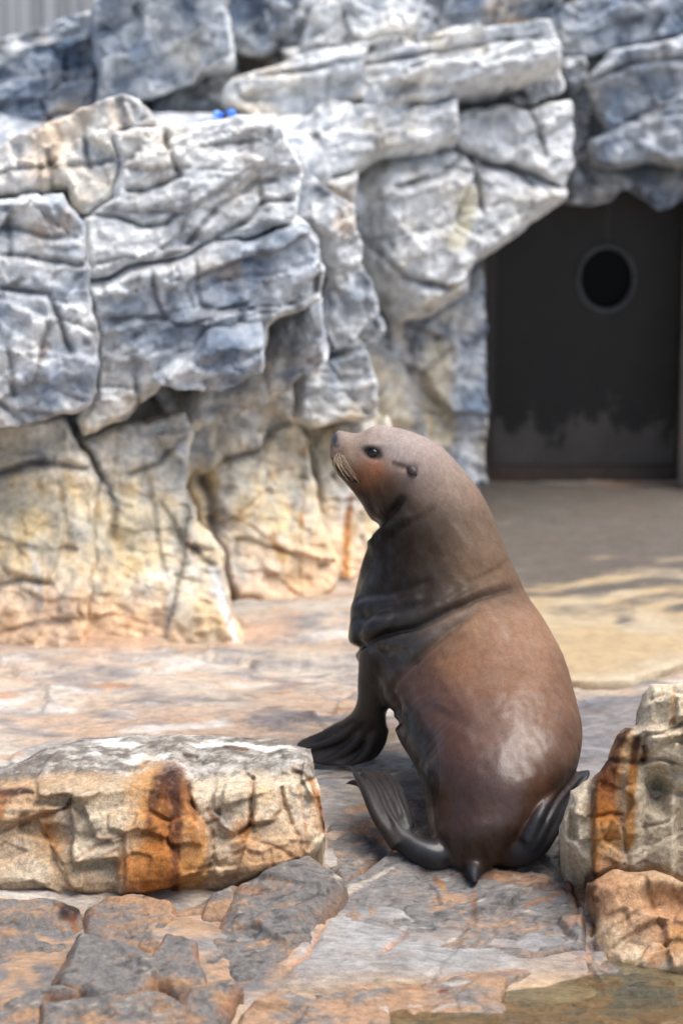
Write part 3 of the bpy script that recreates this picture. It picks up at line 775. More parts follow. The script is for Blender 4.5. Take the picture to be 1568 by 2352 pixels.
block(rear_cliff, [(505, -60), (700, -60), (695, 10), (700, 45), (684, 100), (640, 112), (602, 132), (545, 110), (522, 60), (514, 10)], 11.6, (0.1, -1, 0.05), H=0.15, R=0.10, strata=(0.04, 0.16, 40), facet=(0.08, 0.2, 0.2), col=F)
block(rear_cliff, [(430, 190), (470, 165), (540, 140), (545, 170), (520, 195), (500, 235), (440, 240), (370, 235)], 11.7, (0, -1, 0.3), H=0.08, R=0.08, facet=(0.05, 0.2, 0.14), col=dict(dark=0.2, light=-0.3, base=False))
block(rear_cliff, [(712, 30), (735, 0), (750, -60), (975, -60), (962, 10), (940, 62), (860, 92), (760, 112), (690, 132), (702, 75)], 11.5, (0.05, -1, 0.2), H=0.15, R=0.10, strata=(0.05, 0.14, 14), facet=(0.07, 0.2, 0.14), col=dict(light=0.3, streak=0.5, base=False))
block(rear_cliff, [(945, 20), (970, -60), (1300, -60), (1292, 10), (1262, 44), (1150, 55), (1060, 72), (930, 95)], 11.9, (0, -1, 0.25), H=0.12, R=0.10, strata=(0.05, 0.14, 14), facet=(0.07, 0.2, 0.14), col=dict(light=-0.1, ochre=0.45, dark=0.1, base=False))
# ------------------------------------------------------------------ simple solid helpers
def box_mesh(name, lo, hi, mat, parent=None, bevel=0.0):
    lo, hi = np.array(lo, float), np.array(hi, float)
    import bmesh
    bm = bmesh.new()
    bmesh.ops.create_cube(bm, size=1.0)
    for v in bm.verts:
        v.co = Vector((lo + hi) / 2 + np.array(v.co) * (hi - lo))
    if bevel:
        bmesh.ops.bevel(bm, geom=list(bm.edges), offset=bevel, segments=2, affect='EDGES', profile=0.6)
    me = bpy.data.meshes.new(name); bm.to_mesh(me); bm.free()
    me.materials.append(mat)
    return link(bpy.data.objects.new(name, me), parent)

# ------------------------------------------------------------------ door in the recess
def metal_paint(name, base, patch, patch_amt, rough=0.55):
    m, nt, b = new_mat(name)
    tc = nt.nodes.new('ShaderNodeTexCoord')
    n1 = noise_node(nt, tc.outputs['Object'], 6.0, 5, 0.65, 0.4)
    mp = nt.nodes.new('ShaderNodeMapping'); mp.inputs['Scale'].default_value = (9, 9, 1.2)
    nt.links.new(tc.outputs['Object'], mp.inputs['Vector'])
    n2 = noise_node(nt, mp.outputs['Vector'], 1.0, 5, 0.6)
    sp = nt.nodes.new('ShaderNodeSeparateXYZ'); nt.links.new(tc.outputs['Object'], sp.inputs[0])
    # bare worn patches along the foot, with ragged tops and drips
    a = nt.nodes.new('ShaderNodeMath'); a.operation = 'MULTIPLY_ADD'
    nt.links.new(n2, a.inputs[0]); a.inputs[1].default_value = 0.95
    zr = ramp(nt, sp.outputs['Z'], 0.12, 0.62, 0.42, -0.32)
    nt.links.new(zr, a.inputs[2])
    bb = nt.nodes.new('ShaderNodeMath'); bb.operation = 'MULTIPLY_ADD'
    nt.links.new(n1, bb.inputs[0]); bb.inputs[1].default_value = 1.0; nt.links.new(a.outputs[0], bb.inputs[2])
    f = ramp(nt, bb.outputs[0], 0.95, 1.06, 0.0, patch_amt)
    c = mix_col(nt, base, patch, f)
    c = mul_col(nt, c, ramp(nt, n1, 0.3, 0.7, 0.75, 1.25))
    nt.links.new(c, b.inputs['Base Color'])
    b.inputs['Roughness'].default_value = rough
    b.inputs['Metallic'].default_value = 0.0
    return m
M_DOOR = metal_paint('door_paint', (0.014, 0.0125, 0.0118), (0.11, 0.097, 0.088), 0.7)
M_FRAME = metal_paint('frame_paint', (0.040, 0.032, 0.028), (0.09, 0.06, 0.045), 0.6)
M_RING = metal_paint('ring_metal', (0.09, 0.095, 0.105), (0.10, 0.095, 0.09), 0.3, 0.4)
m, nt, b = new_mat('dark_pane')
b.inputs['Base Color'].default_value = (0.003, 0.004, 0.005, 1); b.inputs['Roughness'].default_value = 0.5; b.inputs['Specular IOR Level'].default_value = 0.1
M_PANE = m
DD = 12.35
dl, dr = P(1130, 1100, DD)[0], P(1548, 1100, DD)[0]
pc = P(1390, 639, DD)
rx = (1455 - 1325) / 2 * DD / FPX
DTOP = 1.95
door = tag(empty('door', ((dl + dr) / 2, DD, APZ)), 'dark grey metal door with a round porthole, worn at its foot', 'door')
# panel with a round hole
import bmesh
def holed_panel(name, x0, x1, z0, z1, cx, cz, r, y0, y1, mat, parent):
    n = 64
    ang = np.arange(n) * 2 * math.pi / n
    inner = np.stack([cx + r * np.cos(ang), cz + r * 1.16 * np.sin(ang)], -1)
    outer = []
    for a in ang:
        c, s_ = math.cos(a), math.sin(a)
        k = min(((x1 - cx) / c) if c > 1e-9 else ((x0 - cx) / c if c < -1e-9 else 1e9), ((z1 - cz) / s_) if s_ > 1e-9 else ((z0 - cz) / s_ if s_ < -1e-9 else 1e9))
        outer.append((cx + c * k, cz + s_ * k))
    outer = np.array(outer)
    for cxn, czn in ((x0, z0), (x0, z1), (x1, z0), (x1, z1)):
        outer[np.argmin(np.hypot(outer[:, 0] - cxn, outer[:, 1] - czn))] = (cxn, czn)
    V = np.concatenate([np.stack([q[:, 0], np.full(n, yy), q[:, 1]], -1) for yy in (y0, y1) for q in (inner, outer)])
    i = np.arange(n); j = (i + 1) % n
    F = np.concatenate([np.stack([i, j, n + j, n + i], -1), np.stack([2 * n + j, 2 * n + i, 3 * n + i, 3 * n + j], -1),
                        np.stack([j, i, 2 * n + i, 2 * n + j], -1), np.stack([n + i, n + j, 3 * n + j, 3 * n + i], -1)])
    return mesh_np(name, V, F, mat, parent, smooth=False)
holed_panel('door_panel', dl + 0.004, dr - 0.004, APZ + 0.05, DTOP, pc[0], pc[2], rx * 0.93, DD - 0.02, DD + 0.02, M_DOOR, door)
n = 64; mseg = 10
ang = np.arange(n) * 2 * math.pi / n; ph = np.arange(mseg) * 2 * math.pi / mseg
R0, R1 = rx * 0.985, 0.013
V = np.array([[pc[0] + (R0 + R1 * math.cos(q)) * math.cos(a), DD - 0.024 + 0.020 * math.sin(q), pc[2] + (R0 + R1 * math.cos(q)) * 1.16 * math.sin(a)] for a in ang for q in ph])
ii, jj = np.meshgrid(np.arange(n), np.arange(mseg), indexing='ij')
F = np.stack([ii * mseg + jj, ((ii + 1) % n) * mseg + jj, ((ii + 1) % n) * mseg + (jj + 1) % mseg, ii * mseg + (jj + 1) % mseg], -1).reshape(-1, 4)
ring = mesh_np('porthole_ring', V, F, M_RING, door)
Vp = np.concatenate([[[pc[0], DD + 0.012, pc[2]]], np.stack([pc[0] + rx * 0.96 * np.cos(ang), np.full(n, DD + 0.012), pc[2] + rx * 0.96 * 1.16 * np.sin(ang)], -1)])
mesh_np('porthole_pane', Vp, np.array([[0, 1 + (k + 1) % n, 1 + k] for k in range(n)]), M_PANE, ring)
box_mesh('door_frame', (dl - 0.055, DD - 0.07, APZ - 0.05), (dl, DD + 0.03, DTOP), M_FRAME, door, 0.004)
box_mesh('door_frame', (dr, DD - 0.05, APZ - 0.05), (dr + 0.009, DD + 0.03, DTOP), M_FRAME, door, 0.004)
box_mesh('door_frame', (dl - 0.055, DD - 0.07, DTOP + 0.002), (dr + 0.02, DD + 0.03, DTOP + 0.06), M_FRAME, door, 0.004)
box_mesh('threshold', (dl + 0.001, DD - 0.06, APZ - 0.06), (dr - 0.001, DD + 0.02, APZ + 0.045), M_FRAME, door, 0.006)
box_mesh('seam_strip', (pc[0] - 0.010, DD - 0.026, pc[2] + rx * 1.2), (pc[0] + 0.010, DD - 0.0205, DTOP - 0.002), M_FRAME, door)
# concrete return wall on the right, recess back and ceiling
M_CONC = rock_material('wall_concrete', grain=30, bump=0.2, speck=0.2)
xr = P(1558, 900, 12.2)[0]
def conc_box(name, lo, hi, c):
    o = box_mesh(name, lo, hi, M_CONC, None, 0.008)
    a = o.data.attributes.new('Col', 'FLOAT_COLOR', 'POINT')
    a.data.foreach_set('color', np.tile(np.array([*c, 1], np.float32), len(o.data.vertices)))
    return o
tag(conc_box('concrete_wall', (dr + 0.011, 11.9, -0.05), (dr + 0.6, 13.0, 2.3), (0.62, 0.56, 0.52)), 'pale concrete wall edge beside the dark doorway', 'wall')
tag(conc_box('recess_wall', (dl - 0.6, DD + 0.12, -0.05), (dr + 0.5, DD + 0.3, 2.6), (0.05, 0.05, 0.05)), kind='structure')
tag(conc_box('recess_ceiling', (dl - 0.6, 11.95, 2.05), (dr + 0.008, DD + 0.11, 2.25), (0.10, 0.10, 0.10)), kind='structure')
tag(conc_box('recess_jamb', (dl - 0.5, 12.2, -0.05), (dl - 0.06, DD + 0.1, 2.04), (0.2, 0.19, 0.18)), kind='structure')

# ------------------------------------------------------------------ fence of grey boards far behind
m, nt, b = new_mat('weathered_board')
tc = nt.nodes.new('ShaderNodeTexCoord'); oi = nt.nodes.new('ShaderNodeObjectInfo')
mp = nt.nodes.new('ShaderNodeMapping'); mp.inputs['Scale'].default_value = (30, 30, 1.5)
nt.links.new(tc.outputs['Object'], mp.inputs['Vector'])
n1 = noise_node(nt, mp.outputs['Vector'], 1.0, 4, 0.6)
c = mix_col(nt, (0.36, 0.355, 0.36), (0.58, 0.575, 0.58), n1)
c = mul_col(nt, c, ramp(nt, oi.outputs['Random'], 0, 1, 0.75, 1.2))
nt.links.new(c, b.inputs['Base Color']); b.inputs['Roughness'].default_value = 0.85
M_BOARD = m
FD = 14.2
fx0 = P(-70, 60, FD)[0]; fx1 = P(225, 60, FD)[0]
fence = tag(empty('fence', ((fx0 + fx1) / 2, FD, 0.1)), 'weathered grey board fence standing behind the rear rocks', 'fence')
bw = 0.072
k = 0; x = fx0
first = None
while x < fx1:
    if first is None:
        first = box_mesh('board', (0, FD - 0.012, 0.1), (bw - 0.006, FD + 0.012, 3.6), M_BOARD, fence, 0.003)
        o = first
    else:
        o = first.copy(); scene.collection.objects.link(o)
    o.location = (x, 0, 0)
    o.location.y = 0.006 * ((k * 7) % 3)
    x += bw; k += 1
box_mesh('rail', (fx0, FD + 0.026, 1.0), (fx1, FD + 0.07, 1.1), M_BOARD, fence)
box_mesh('rail', (fx0, FD + 0.026, 2.9), (fx1, FD + 0.07, 3.0), M_BOARD, fence)

# ------------------------------------------------------------------ foreground boulders
RUST_D, RUST_M, RUST_O, RUST_Y = (0.030, 0.010, 0.008), (0.16, 0.048, 0.012), (0.37, 0.13, 0.022), (0.46, 0.225, 0.065)

def col_boulder(pos, crack, px, py, edge, seed=0, cream=0.0, grey=0.0, top=None, stains=(), seamc=(0.34, 0.13, 0.035), foot=None, **_):
    n1 = fbm(pos * 3.0, 4, 21); n2 = fbm(pos * 9.0, 4, 22, 0.6); n3 = fbm(pos * np.array([22, 22, 40]), 4, 24, 0.65)
    c = lerp(np.array([0.42, 0.275, 0.16]), np.array([0.54, 0.44, 0.315]), sstep(-0.5, 0.6, n1 + cream))
    c = lerp(c, np.array([0.32, 0.31, 0.30]), sstep(0.15, 0.7, n2 * 0.7 + 0.5 * fbm(pos * 4, 3, 41) + grey) * 0.7)
    c = lerp(c, np.array([0.50, 0.30, 0.14]), sstep(0.25, 0.8, fbm(pos * 6.0, 4, 43)) * 0.55)
    if top is not None:
        tm = sstep(-14, 16, np.interp(px, top[0], top[1]) - py + 12 * n2)
        ct = lerp(np.array([0.12, 0.108, 0.098]), np.array([0.40, 0.375, 0.335]), sstep(-0.45, 0.45, fbm(pos * np.array([14, 30, 30]), 4, 51, 0.65) + 0.3 * n1))
        ct = lerp(ct, np.array([0.72, 0.70, 0.64]), sstep(0.28, 0.5, fbm(pos * np.array([4, 9, 9]), 3, 58)))
        c = lerp(c, ct, tm * 0.9)
    c = c * (1 + 0.20 * n3)[:, None]
    c = lerp(c, np.array([0.08, 0.075, 0.07]), sstep(0.45, 0.9, fbm(pos * np.array([26, 26, 26]), 3, 62) + 0.35 * n1) * 0.55)
    if foot is not None:
        c = lerp(c, np.array(foot[2]), sstep(foot[0], foot[1], py + 14 * n2) * foot[3])
    for st in stains:
        c = stain(c, px, py, pos, *st)
    sc = fbm(pos * 12, 3, 66)
    c = lerp(c, np.array(seamc), np.clip(crack, 0, 1) * 0.75 * sstep(-0.6, 0.2, sc))
    c = lerp(c, np.array([0.03, 0.025, 0.022]), sstep(0.7, 1.0, crack) * sstep(0.1, -0.5, sc) * 0.8)
    return c

ridge1 = ([-150, 0, 100, 250, 400, 445, 540, 615, 665, 720, 760], [1815, 1800, 1783, 1780, 1768, 1790, 1776, 1784, 1766, 1782, 1790])
def f1_relief(base3, d, px, py):
    k = 6.75 / FPX
    up = (np.interp(px, *ridge1) - py + 7 * fbm(base3 * 9, 3, 3)) * k
    sp = 0.018 * np.log1p(np.exp(np.clip(up / 0.018, -30, 30)))
    h = -sp * 2.3 - (up - sp) * 0.15
    # the front: a proud middle boss over an undercut foot
    h = h + 0.05 * sstep(520, 400, np.abs(px - 300) + 0.6 * (py - 1900)) * sstep(0.0, -0.05, up)
    h = h - 0.07 * sstep(1990, 2080, py + 0.10 * (px - 300))
    qx = px + 5 * fbm(base3 * 16, 3, 61); qy = py + 5 * fbm(base3 * 16, 3, 62)
    for pl, a in PLATES1:
        h = h + 1.5 * a * sstep(-3, 4, sdf_poly(qx, qy, pl))
    h = h - 0.05 * sstep(560, 700, px) * sstep(1760, 1800, py)
    return h
PLATES1 = [([(175, 1830), (250, 1795), (400, 1775), (425, 1795), (445, 1850), (490, 1905), (492, 1960), (470, 2000), (330, 2062), (285, 2050), (282, 1965), (180, 1980)], 0.035), ([(330, 1860), (400, 1885), (440, 1872), (485, 1910), (488, 1960), (465, 1995), (340, 2055), (300, 2040), (300, 1920)], 0.012),
    ([(520, 1800), (578, 1790), (576, 1893), (545, 1912), (505, 1890)], 0.018), ([(584, 1792), (642, 1802), (650, 1858), (625, 1884), (582, 1890)], 0.028), ([(577, 1897), (650, 1863), (688, 1920), (700, 1966), (640, 1992), (500, 2012), (496, 1950), (545, 1917)], 0.012),
    ([(690, 1792), (722, 1786), (750, 1912), (713, 1945)], -0.018), ([(-150, 1920), (90, 1876), (168, 2015), (184, 2052), (-150, 2080)], -0.014), ([(-150, 1850), (170, 1850), (95, 1872), (-150, 1915)], 0.014)]
c1 = [([(92, 1873), (115, 1918), (145, 1963), (170, 2013), (187, 2048)], 0.0039, 0.0108), ([(425, 1793), (445, 1848), (460, 1873), (490, 1908), (492, 1958), (480, 1993), (445, 2008)], 0.0044, 0.0180),
      ([(280, 2066), (350, 2056), (400, 2033), (445, 2003)], 0.0039, 0.0120), ([(580, 1788), (582, 1848), (577, 1893), (550, 1908)], 0.0055, 0.0210), ([(577, 1893), (625, 1883), (650, 1858), (645, 1808)], 0.0050, 0.0180),
      ([(645, 1808), (660, 1868), (685, 1918), (700, 1963)], 0.0044, 0.0180), ([(685, 1803), (695, 1848), (705, 1908), (708, 1948)], 0.0055, 0.0180), ([(0, 1913), (65, 1888), (95, 1873), (180, 1850)], 0.0039, 0.0120),
      ([(625, 1945), (628, 1995)], 0.0028, 0.0072), ([(250, 1960), (285, 1945), (300, 1910), (240, 1935), (180, 1975)], 0.0033, 0.0084), ([(540, 1960), (565, 1945), (590, 1925), (640, 1940), (690, 1975)], 0.0033, 0.0084),
      ([(340, 1860), (400, 1880), (440, 1870)], 0.0028, 0.0060), ([(285, 1950), (290, 2020), (280, 2060)], 0.0033, 0.0090)]
st1 = [([(120, 1930), (150, 2010), (260, 2060)], 40, 40, RUST_Y, (0.50, 0.33, 0.18), 0.5, 16), ([(560, 1920), (600, 1970), (680, 1960)], 40, 36, (0.48, 0.24, 0.10), (0.46, 0.25, 0.12), 0.6, 14), ([(725, 1830), (735, 1900)], 18, 16, (0.46, 0.24, 0.10), (0.46, 0.22, 0.09), 0.7, 8), ([(350, 1800), (365, 1930), (370, 2060)], 60, 95, RUST_Y, RUST_O, 0.9, 14), ([(420, 1820), (450, 1930), (440, 2030)], 28, 40, RUST_O, RUST_Y, 0.9, 10), ([(300, 1990), (330, 2055), (420, 2085)], 40, 40, RUST_O, RUST_M, 0.85, 10),
       ([(395, 1790), (385, 1850), (370, 1940), (380, 2050)], 44, 46, RUST_M, RUST_O, 0.95, 10), ([(395, 1780), (405, 1850), (402, 1960), (400, 2060)], 26, 12, RUST_D, RUST_M, 1.0, 7), ([(430, 1800), (442, 1850), (450, 1880)], 12, 8, RUST_D, RUST_M, 0.9, 5),
       ([(365, 1790), (352, 1850), (335, 1900)], 18, 10, RUST_D, RUST_M, 0.85, 6), ([(-20, 1822), (30, 1820), (72, 1818)], 17, 8, RUST_D, RUST_D, 0.95, 6), ([(10, 1835), (0, 1880)], 20, 10, RUST_M, RUST_O, 0.8, 6),
       ([(165, 1838), (155, 1852), (135, 1858)], 9, 5, RUST_D, RUST_D, 0.9, 4), ([(110, 1870), (112, 1910), (140, 1955)], 14, 8, RUST_O, RUST_Y, 0.7, 5), ([(425, 1732), (455, 1738)], 8, 5, RUST_D, RUST_D, 0.8, 4),
       ([(520, 1718), (570, 1722)], 5, 4, RUST_D, RUST_M, 0.8, 4), ([(560, 1692), (595, 1694)], 6, 4, RUST_D, RUST_D, 0.9, 3), ([(675, 1770), (700, 1775), (712, 1790)], 8, 6, RUST_D, RUST_D, 0.95, 4), ([(715, 1790), (735, 1850), (745, 1910)], 9, 7, RUST_O, RUST_M, 0.8, 4),
       ([(575, 1890), (560, 1930)], 10, 8, RUST_M, RUST_O, 0.85, 5), ([(480, 1860), (495, 1885)], 8, 5, RUST_M, RUST_O, 0.8, 4)]
boulder1 = block(None, [(-140, 1790), (0, 1768), (90, 1715), (200, 1696), (300, 1688), (450, 1690), (600, 1693), (675, 1712), (711, 1718), (720, 1768), (738, 1828), (750, 1913), (742, 1932), (705, 1983), (625, 2018), (550, 2048), (450, 2073), (400, 2095), (320, 2076), (250, 2070), (105, 2085), (0, 2082), (-140, 2082)],
      6.78, (0.0, -1, 0.30), H=0.05, R=0.05, thick=0.40, res=0.0042, strata=(0.006, 0.13, 10), facet=(0.034, 0.20, 0.13), fcrack=0.0, rough=0.014, warp=0.012, cracks=c1, hfun=f1_relief, colfun=col_boulder,
      col=dict(top=ridge1, stains=st1, cream=0.1, foot=(1990, 2080, (0.50, 0.32, 0.20), 0.5)), mat=M_FRONT, name='boulder', back=unit((0, 0.5, -0.85)))
tag(boulder1, 'long low cream boulder with a big brown rust stain on its front', 'boulder', 'foreground boulders')

ridge2 = ([1290, 1314, 1359, 1394, 1414, 1449, 1464, 1484, 1500, 1568, 1700], [1900, 1830, 1800, 1755, 1695, 1682, 1676, 1606, 1590, 1586, 1590])
def f2_relief(base3, d, px, py):
    k = 6.6 / FPX
    up = (np.interp(px, *ridge2) - py) * k
    h = np.where(up > 0, -up * 1.5, up * 0.20)
    h = h - 0.11 * sstep(1.2, 0.2, np.hypot((px - 1512) / 34, (py - 1822) / 55) + 0.25 * fbm(base3 * 14, 3, 3))
    h = h + 0.05 * sstep(1660, 1690, py) * sstep(1460, 1500, px) * sstep(1775, 1750, py)
    h = h - 0.06 * sstep(1368, 1350, px)
    h = h - 0.05 * sstep(1540, 1560, px) * sstep(1800, 1830, py)
    return h
c2 = [([(1480, 1686), (1518, 1684), (1537, 1674), (1568, 1660), (1640, 1640)], 0.0036, 0.0270), ([(1400, 1745), (1422, 1747), (1455, 1752), (1478, 1749)], 0.0030, 0.0180), ([(1361, 1876), (1398, 1868), (1427, 1871)], 0.0030, 0.0180),
      ([(1473, 1747), (1518, 1745), (1568, 1758), (1640, 1762)], 0.0036, 0.0270), ([(1546, 1580), (1546, 1630), (1544, 1662)], 0.0036, 0.0180), ([(1363, 1800), (1362, 1900), (1360, 2000)], 0.0042, 0.0180), ([(1478, 1690), (1474, 1745)], 0.0036, 0.0180),
      ([(1427, 1880), (1440, 1960), (1445, 2000)], 0.0036, 0.0135), ([(1400, 1930), (1420, 1925)], 0.0036, 0.0108), ([(1478, 1900), (1530, 1890), (1560, 1860)], 0.0048, 0.0180), ([(1480, 1960), (1540, 1920), (1600, 1900)], 0.0042, 0.0180)]
st2 = [([(1428, 1690), (1404, 1760), (1388, 1870)], 30, 44, RUST_Y, RUST_O, 0.85, 9), ([(1456, 1700), (1450, 1800), (1446, 1930)], 16, 18, RUST_Y, RUST_Y, 0.7, 8), ([(1436, 1676), (1417, 1709), (1412, 1742), (1408, 1765), (1405, 1800), (1400, 1868)], 15, 11, RUST_D, RUST_M, 0.95, 5), ([(1394, 1749), (1375, 1784), (1375, 1824), (1375, 1871)], 14, 20, RUST_D, RUST_M, 0.95, 5),
       ([(1385, 1790), (1390, 1840), (1395, 1870)], 26, 31, RUST_M, RUST_O, 0.9, 7), ([(1368, 1880), (1366, 1940), (1364, 2010)], 17, 13, RUST_O, RUST_O, 0.9, 4), ([(1400, 1880), (1395, 1920)], 34, 37, RUST_O, RUST_Y, 0.9, 6),
       ([(1400, 1930), (1398, 1990)], 37, 40, RUST_Y, RUST_O, 0.7, 8), ([(1462, 1697), (1455, 1730), (1452, 1765)], 13, 8, RUST_D, RUST_M, 0.95, 4), ([(1452, 1765), (1448, 1812), (1450, 1871), (1443, 1940)], 11, 13, RUST_O, RUST_Y, 0.9, 4),
       ([(1480, 1714), (1483, 1726), (1478, 1748)], 8, 8, RUST_D, RUST_O, 0.95, 3), ([(1358, 2012), (1352, 2030), (1346, 2050)], 18, 23, RUST_D, RUST_M, 0.95, 5), ([(1545, 1600), (1544, 1660)], 7, 7, RUST_Y, RUST_O, 0.7, 4)]
boulder2 = block(None, [(1700, 1570), (1568, 1566), (1500, 1572), (1484, 1594), (1464, 1663), (1449, 1669), (1436, 1668), (1414, 1684), (1394, 1744), (1359, 1788), (1314, 1820), (1300, 1868), (1295, 1920), (1304, 1950), (1340, 2000), (1358, 2030), (1412, 2010), (1459, 2004), (1495, 2000), (1568, 2038), (1700, 2050)],
      6.62, (-0.05, -1, 0.28), H=0.05, R=0.035, thick=0.42, res=0.004, strata=(0.006, 0.14, 4), facet=(0.042, 0.15, 0.13), fcrack=0.0, rough=0.016, warp=0.010, cracks=c2, hfun=f2_relief, colfun=col_boulder,
      col=dict(stains=st2, cream=1.2, grey=-0.45, seamc=(0.16, 0.08, 0.03)), mat=M_FRONT, name='boulder', back=unit((0, 0.6, -0.8)))
tag(boulder2, 'tall cracked cream boulder with orange rust streaks, beside a hind flipper', 'boulder', 'foreground boulders')
boulder3 = block(None, [(1352, 2030), (1412, 2000), (1500, 2000), (1568, 2030), (1700, 2040), (1700, 2300), (1568, 2270), (1500, 2262), (1430, 2250), (1385, 2215), (1368, 2150), (1372, 2090)],
      6.44, (-0.1, -1, 0.75), H=0.05, R=0.06, thick=0.35, res=0.0045, strata=(0.012, 0.12, 30), facet=(0.04, 0.2, 0.18), fcrack=0.3, rough=0.010, warp=0.012,
      hfun=lambda b3, d, px, py: -0.07 * sstep(1.1, 0.3, np.hypot((px - 1540) / 80, (py - 2075) / 45)), colfun=col_boulder,
      col=dict(cream=-0.2, grey=-0.2, stains=[([(1370, 2040), (1440, 2080), (1568, 2120)], 60, 90, (0.46, 0.22, 0.10), (0.46, 0.21, 0.09), 0.6, 20), ([(1360, 2030), (1350, 2055), (1370, 2070)], 14, 8, RUST_D, RUST_M, 0.9, 5), ([(1500, 2200), (1560, 2160)], 30, 40, RUST_O, RUST_Y, 0.6, 12)]), mat=M_FRONT, name='boulder', back=unit((0, 0.5, -0.85)))
tag(boulder3, 'low reddish orange rock at the waterline under the tall cream boulder', 'boulder', 'foreground boulders')

# ------------------------------------------------------------------ rounded slabs at the lower left
def col_slab(pos, crack, px, py, edge, seed=0, dark=0.0, stains=(), warmth=0.0, **_):
    e = np.stack([pos[:, 0] * 0.8 + pos[:, 1] * 0.5, pos[:, 1] * 0.9 - pos[:, 0] * 0.35, pos[:, 2]], -1) * np.array([9, 34, 30])
    n1 = fbm(pos * 4, 4, 21); n3 = fbm(e, 4, 29, 0.68); n5 = fbm(pos * np.array([7, 12, 12]), 4, 55, 0.62)
    c = lerp(np.array([0.43, 0.27, 0.165]), np.array([0.205, 0.20, 0.20]), sstep(-0.35, 0.35, n1 * 0.5 + n5 * 0.5 + n3 * 0.5 + dark + 0.25 - warmth))
    c = lerp(c, np.array([0.44, 0.20, 0.075]), sstep(0.35, 0.8, fbm(pos * np.array([3, 5, 5]), 4, 93) + warmth) * 0.6)
    c = lerp(c, np.array([0.54, 0.49, 0.43]), sstep(0.3, 0.8, n3 * 0.75 + 0.5 * fbm(pos * 7, 3, 8)) * 0.9)
    c = lerp(c, np.array([0.045, 0.045, 0.048]), sstep(0.25, 0.8, fbm(e * 1.7, 3, 37, 0.65) + 0.4 * n5 + dark * 0.5) * 0.7)
    k = sstep(0.030, 0.004, edge + 0.014 * fbm(pos * 20, 3, 5))
    c = lerp(c, np.array([0.40, 0.165, 0.05]), k * 0.5 * sstep(-0.3, 0.4, fbm(pos * 7, 2, 17)))
    for st in stains:
        c = stain(c, px, py, pos, *st)
    return lerp(c * np.array([0.72, 0.68, 0.64]), np.array([0.20, 0.075, 0.025]), np.clip(crack, 0, 1) * 0.7)

SL = [([(445, 2190), (500, 2155), (555, 2058), (625, 2020), (700, 1994), (776, 2043), (771, 2073), (742, 2118), (712, 2143), (702, 2183), (652, 2225), (590, 2265), (540, 2270), (520, 2250), (460, 2240)], -0.062, 0.075, 0.09, 0.15),
      ([(398, 2165), (410, 2108), (548, 2050), (545, 2093), (500, 2150), (445, 2186)], -0.05, 0.045, 0.05, -0.25),
      ([(212, 2100), (320, 2078), (390, 2098), (402, 2133), (372, 2190), (346, 2220), (280, 2190), (208, 2160)], -0.055, 0.06, 0.05, -0.30),
      ([(193, 2168), (280, 2194), (350, 2228), (366, 2263), (322, 2300), (250, 2305), (148, 2285), (133, 2268), (165, 2203)], -0.05, 0.06, 0.05, 0.1),
      ([(388, 2165), (442, 2180), (457, 2260), (425, 2280), (370, 2270), (350, 2224)], -0.05, 0.045, 0.04, -0.05),
      ([(-120, 2100), (0, 2092), (105, 2086), (170, 2100), (190, 2160), (150, 2200), (128, 2265), (60, 2300), (0, 2322), (-120, 2340)], -0.075, 0.05, 0.06, -0.1),
      ([(105, 2420), (108, 2325), (225, 2312), (325, 2304), (372, 2300), (412, 2320), (430, 2420)], -0.09, 0.05, 0.05, 0.05),
      ([(-120, 2345), (0, 2326), (62, 2304), (125, 2278), (200, 2302), (104, 2322), (98, 2420), (-120, 2420)], -0.09, 0.05, 0.05, 0.0),
      ([(425, 2420), (418, 2322), (430, 2290), (520, 2262), (545, 2275), (500, 2330), (480, 2420)], -0.10, 0.03, 0.05, -0.2)]
for k, (pl, z, H, R, dk) in enumerate(SL):
    pl = np.array(pl, float); dc = pl - pl.mean(0); pl = pl + dc / np.linalg.norm(dc, axis=1)[:, None] * 18
    sts = [([(150, 2092), (170, 2095), (190, 2085)], 24, 14, RUST_D, RUST_D, 0.95, 8), ([(165, 2110), (180, 2150)], 14, 6, RUST_M, RUST_O, 0.8, 6)] if k == 5 else ()
    block(rock_floor, pl, 0, (0.05, -0.30, 1), z=z, H=H * 0.72, R=R * 0.9, thick=0.2, res=0.0048, strata=(0, 1, 0), facet=(0.014, 0.20, 0.16), fcrack=0.0, rough=0.020, warp=0.014, colfun=col_slab, col=dict(dark=dk, stains=sts), mat=M_FRONT, name='rock_slab', back=(0, 0, -1))
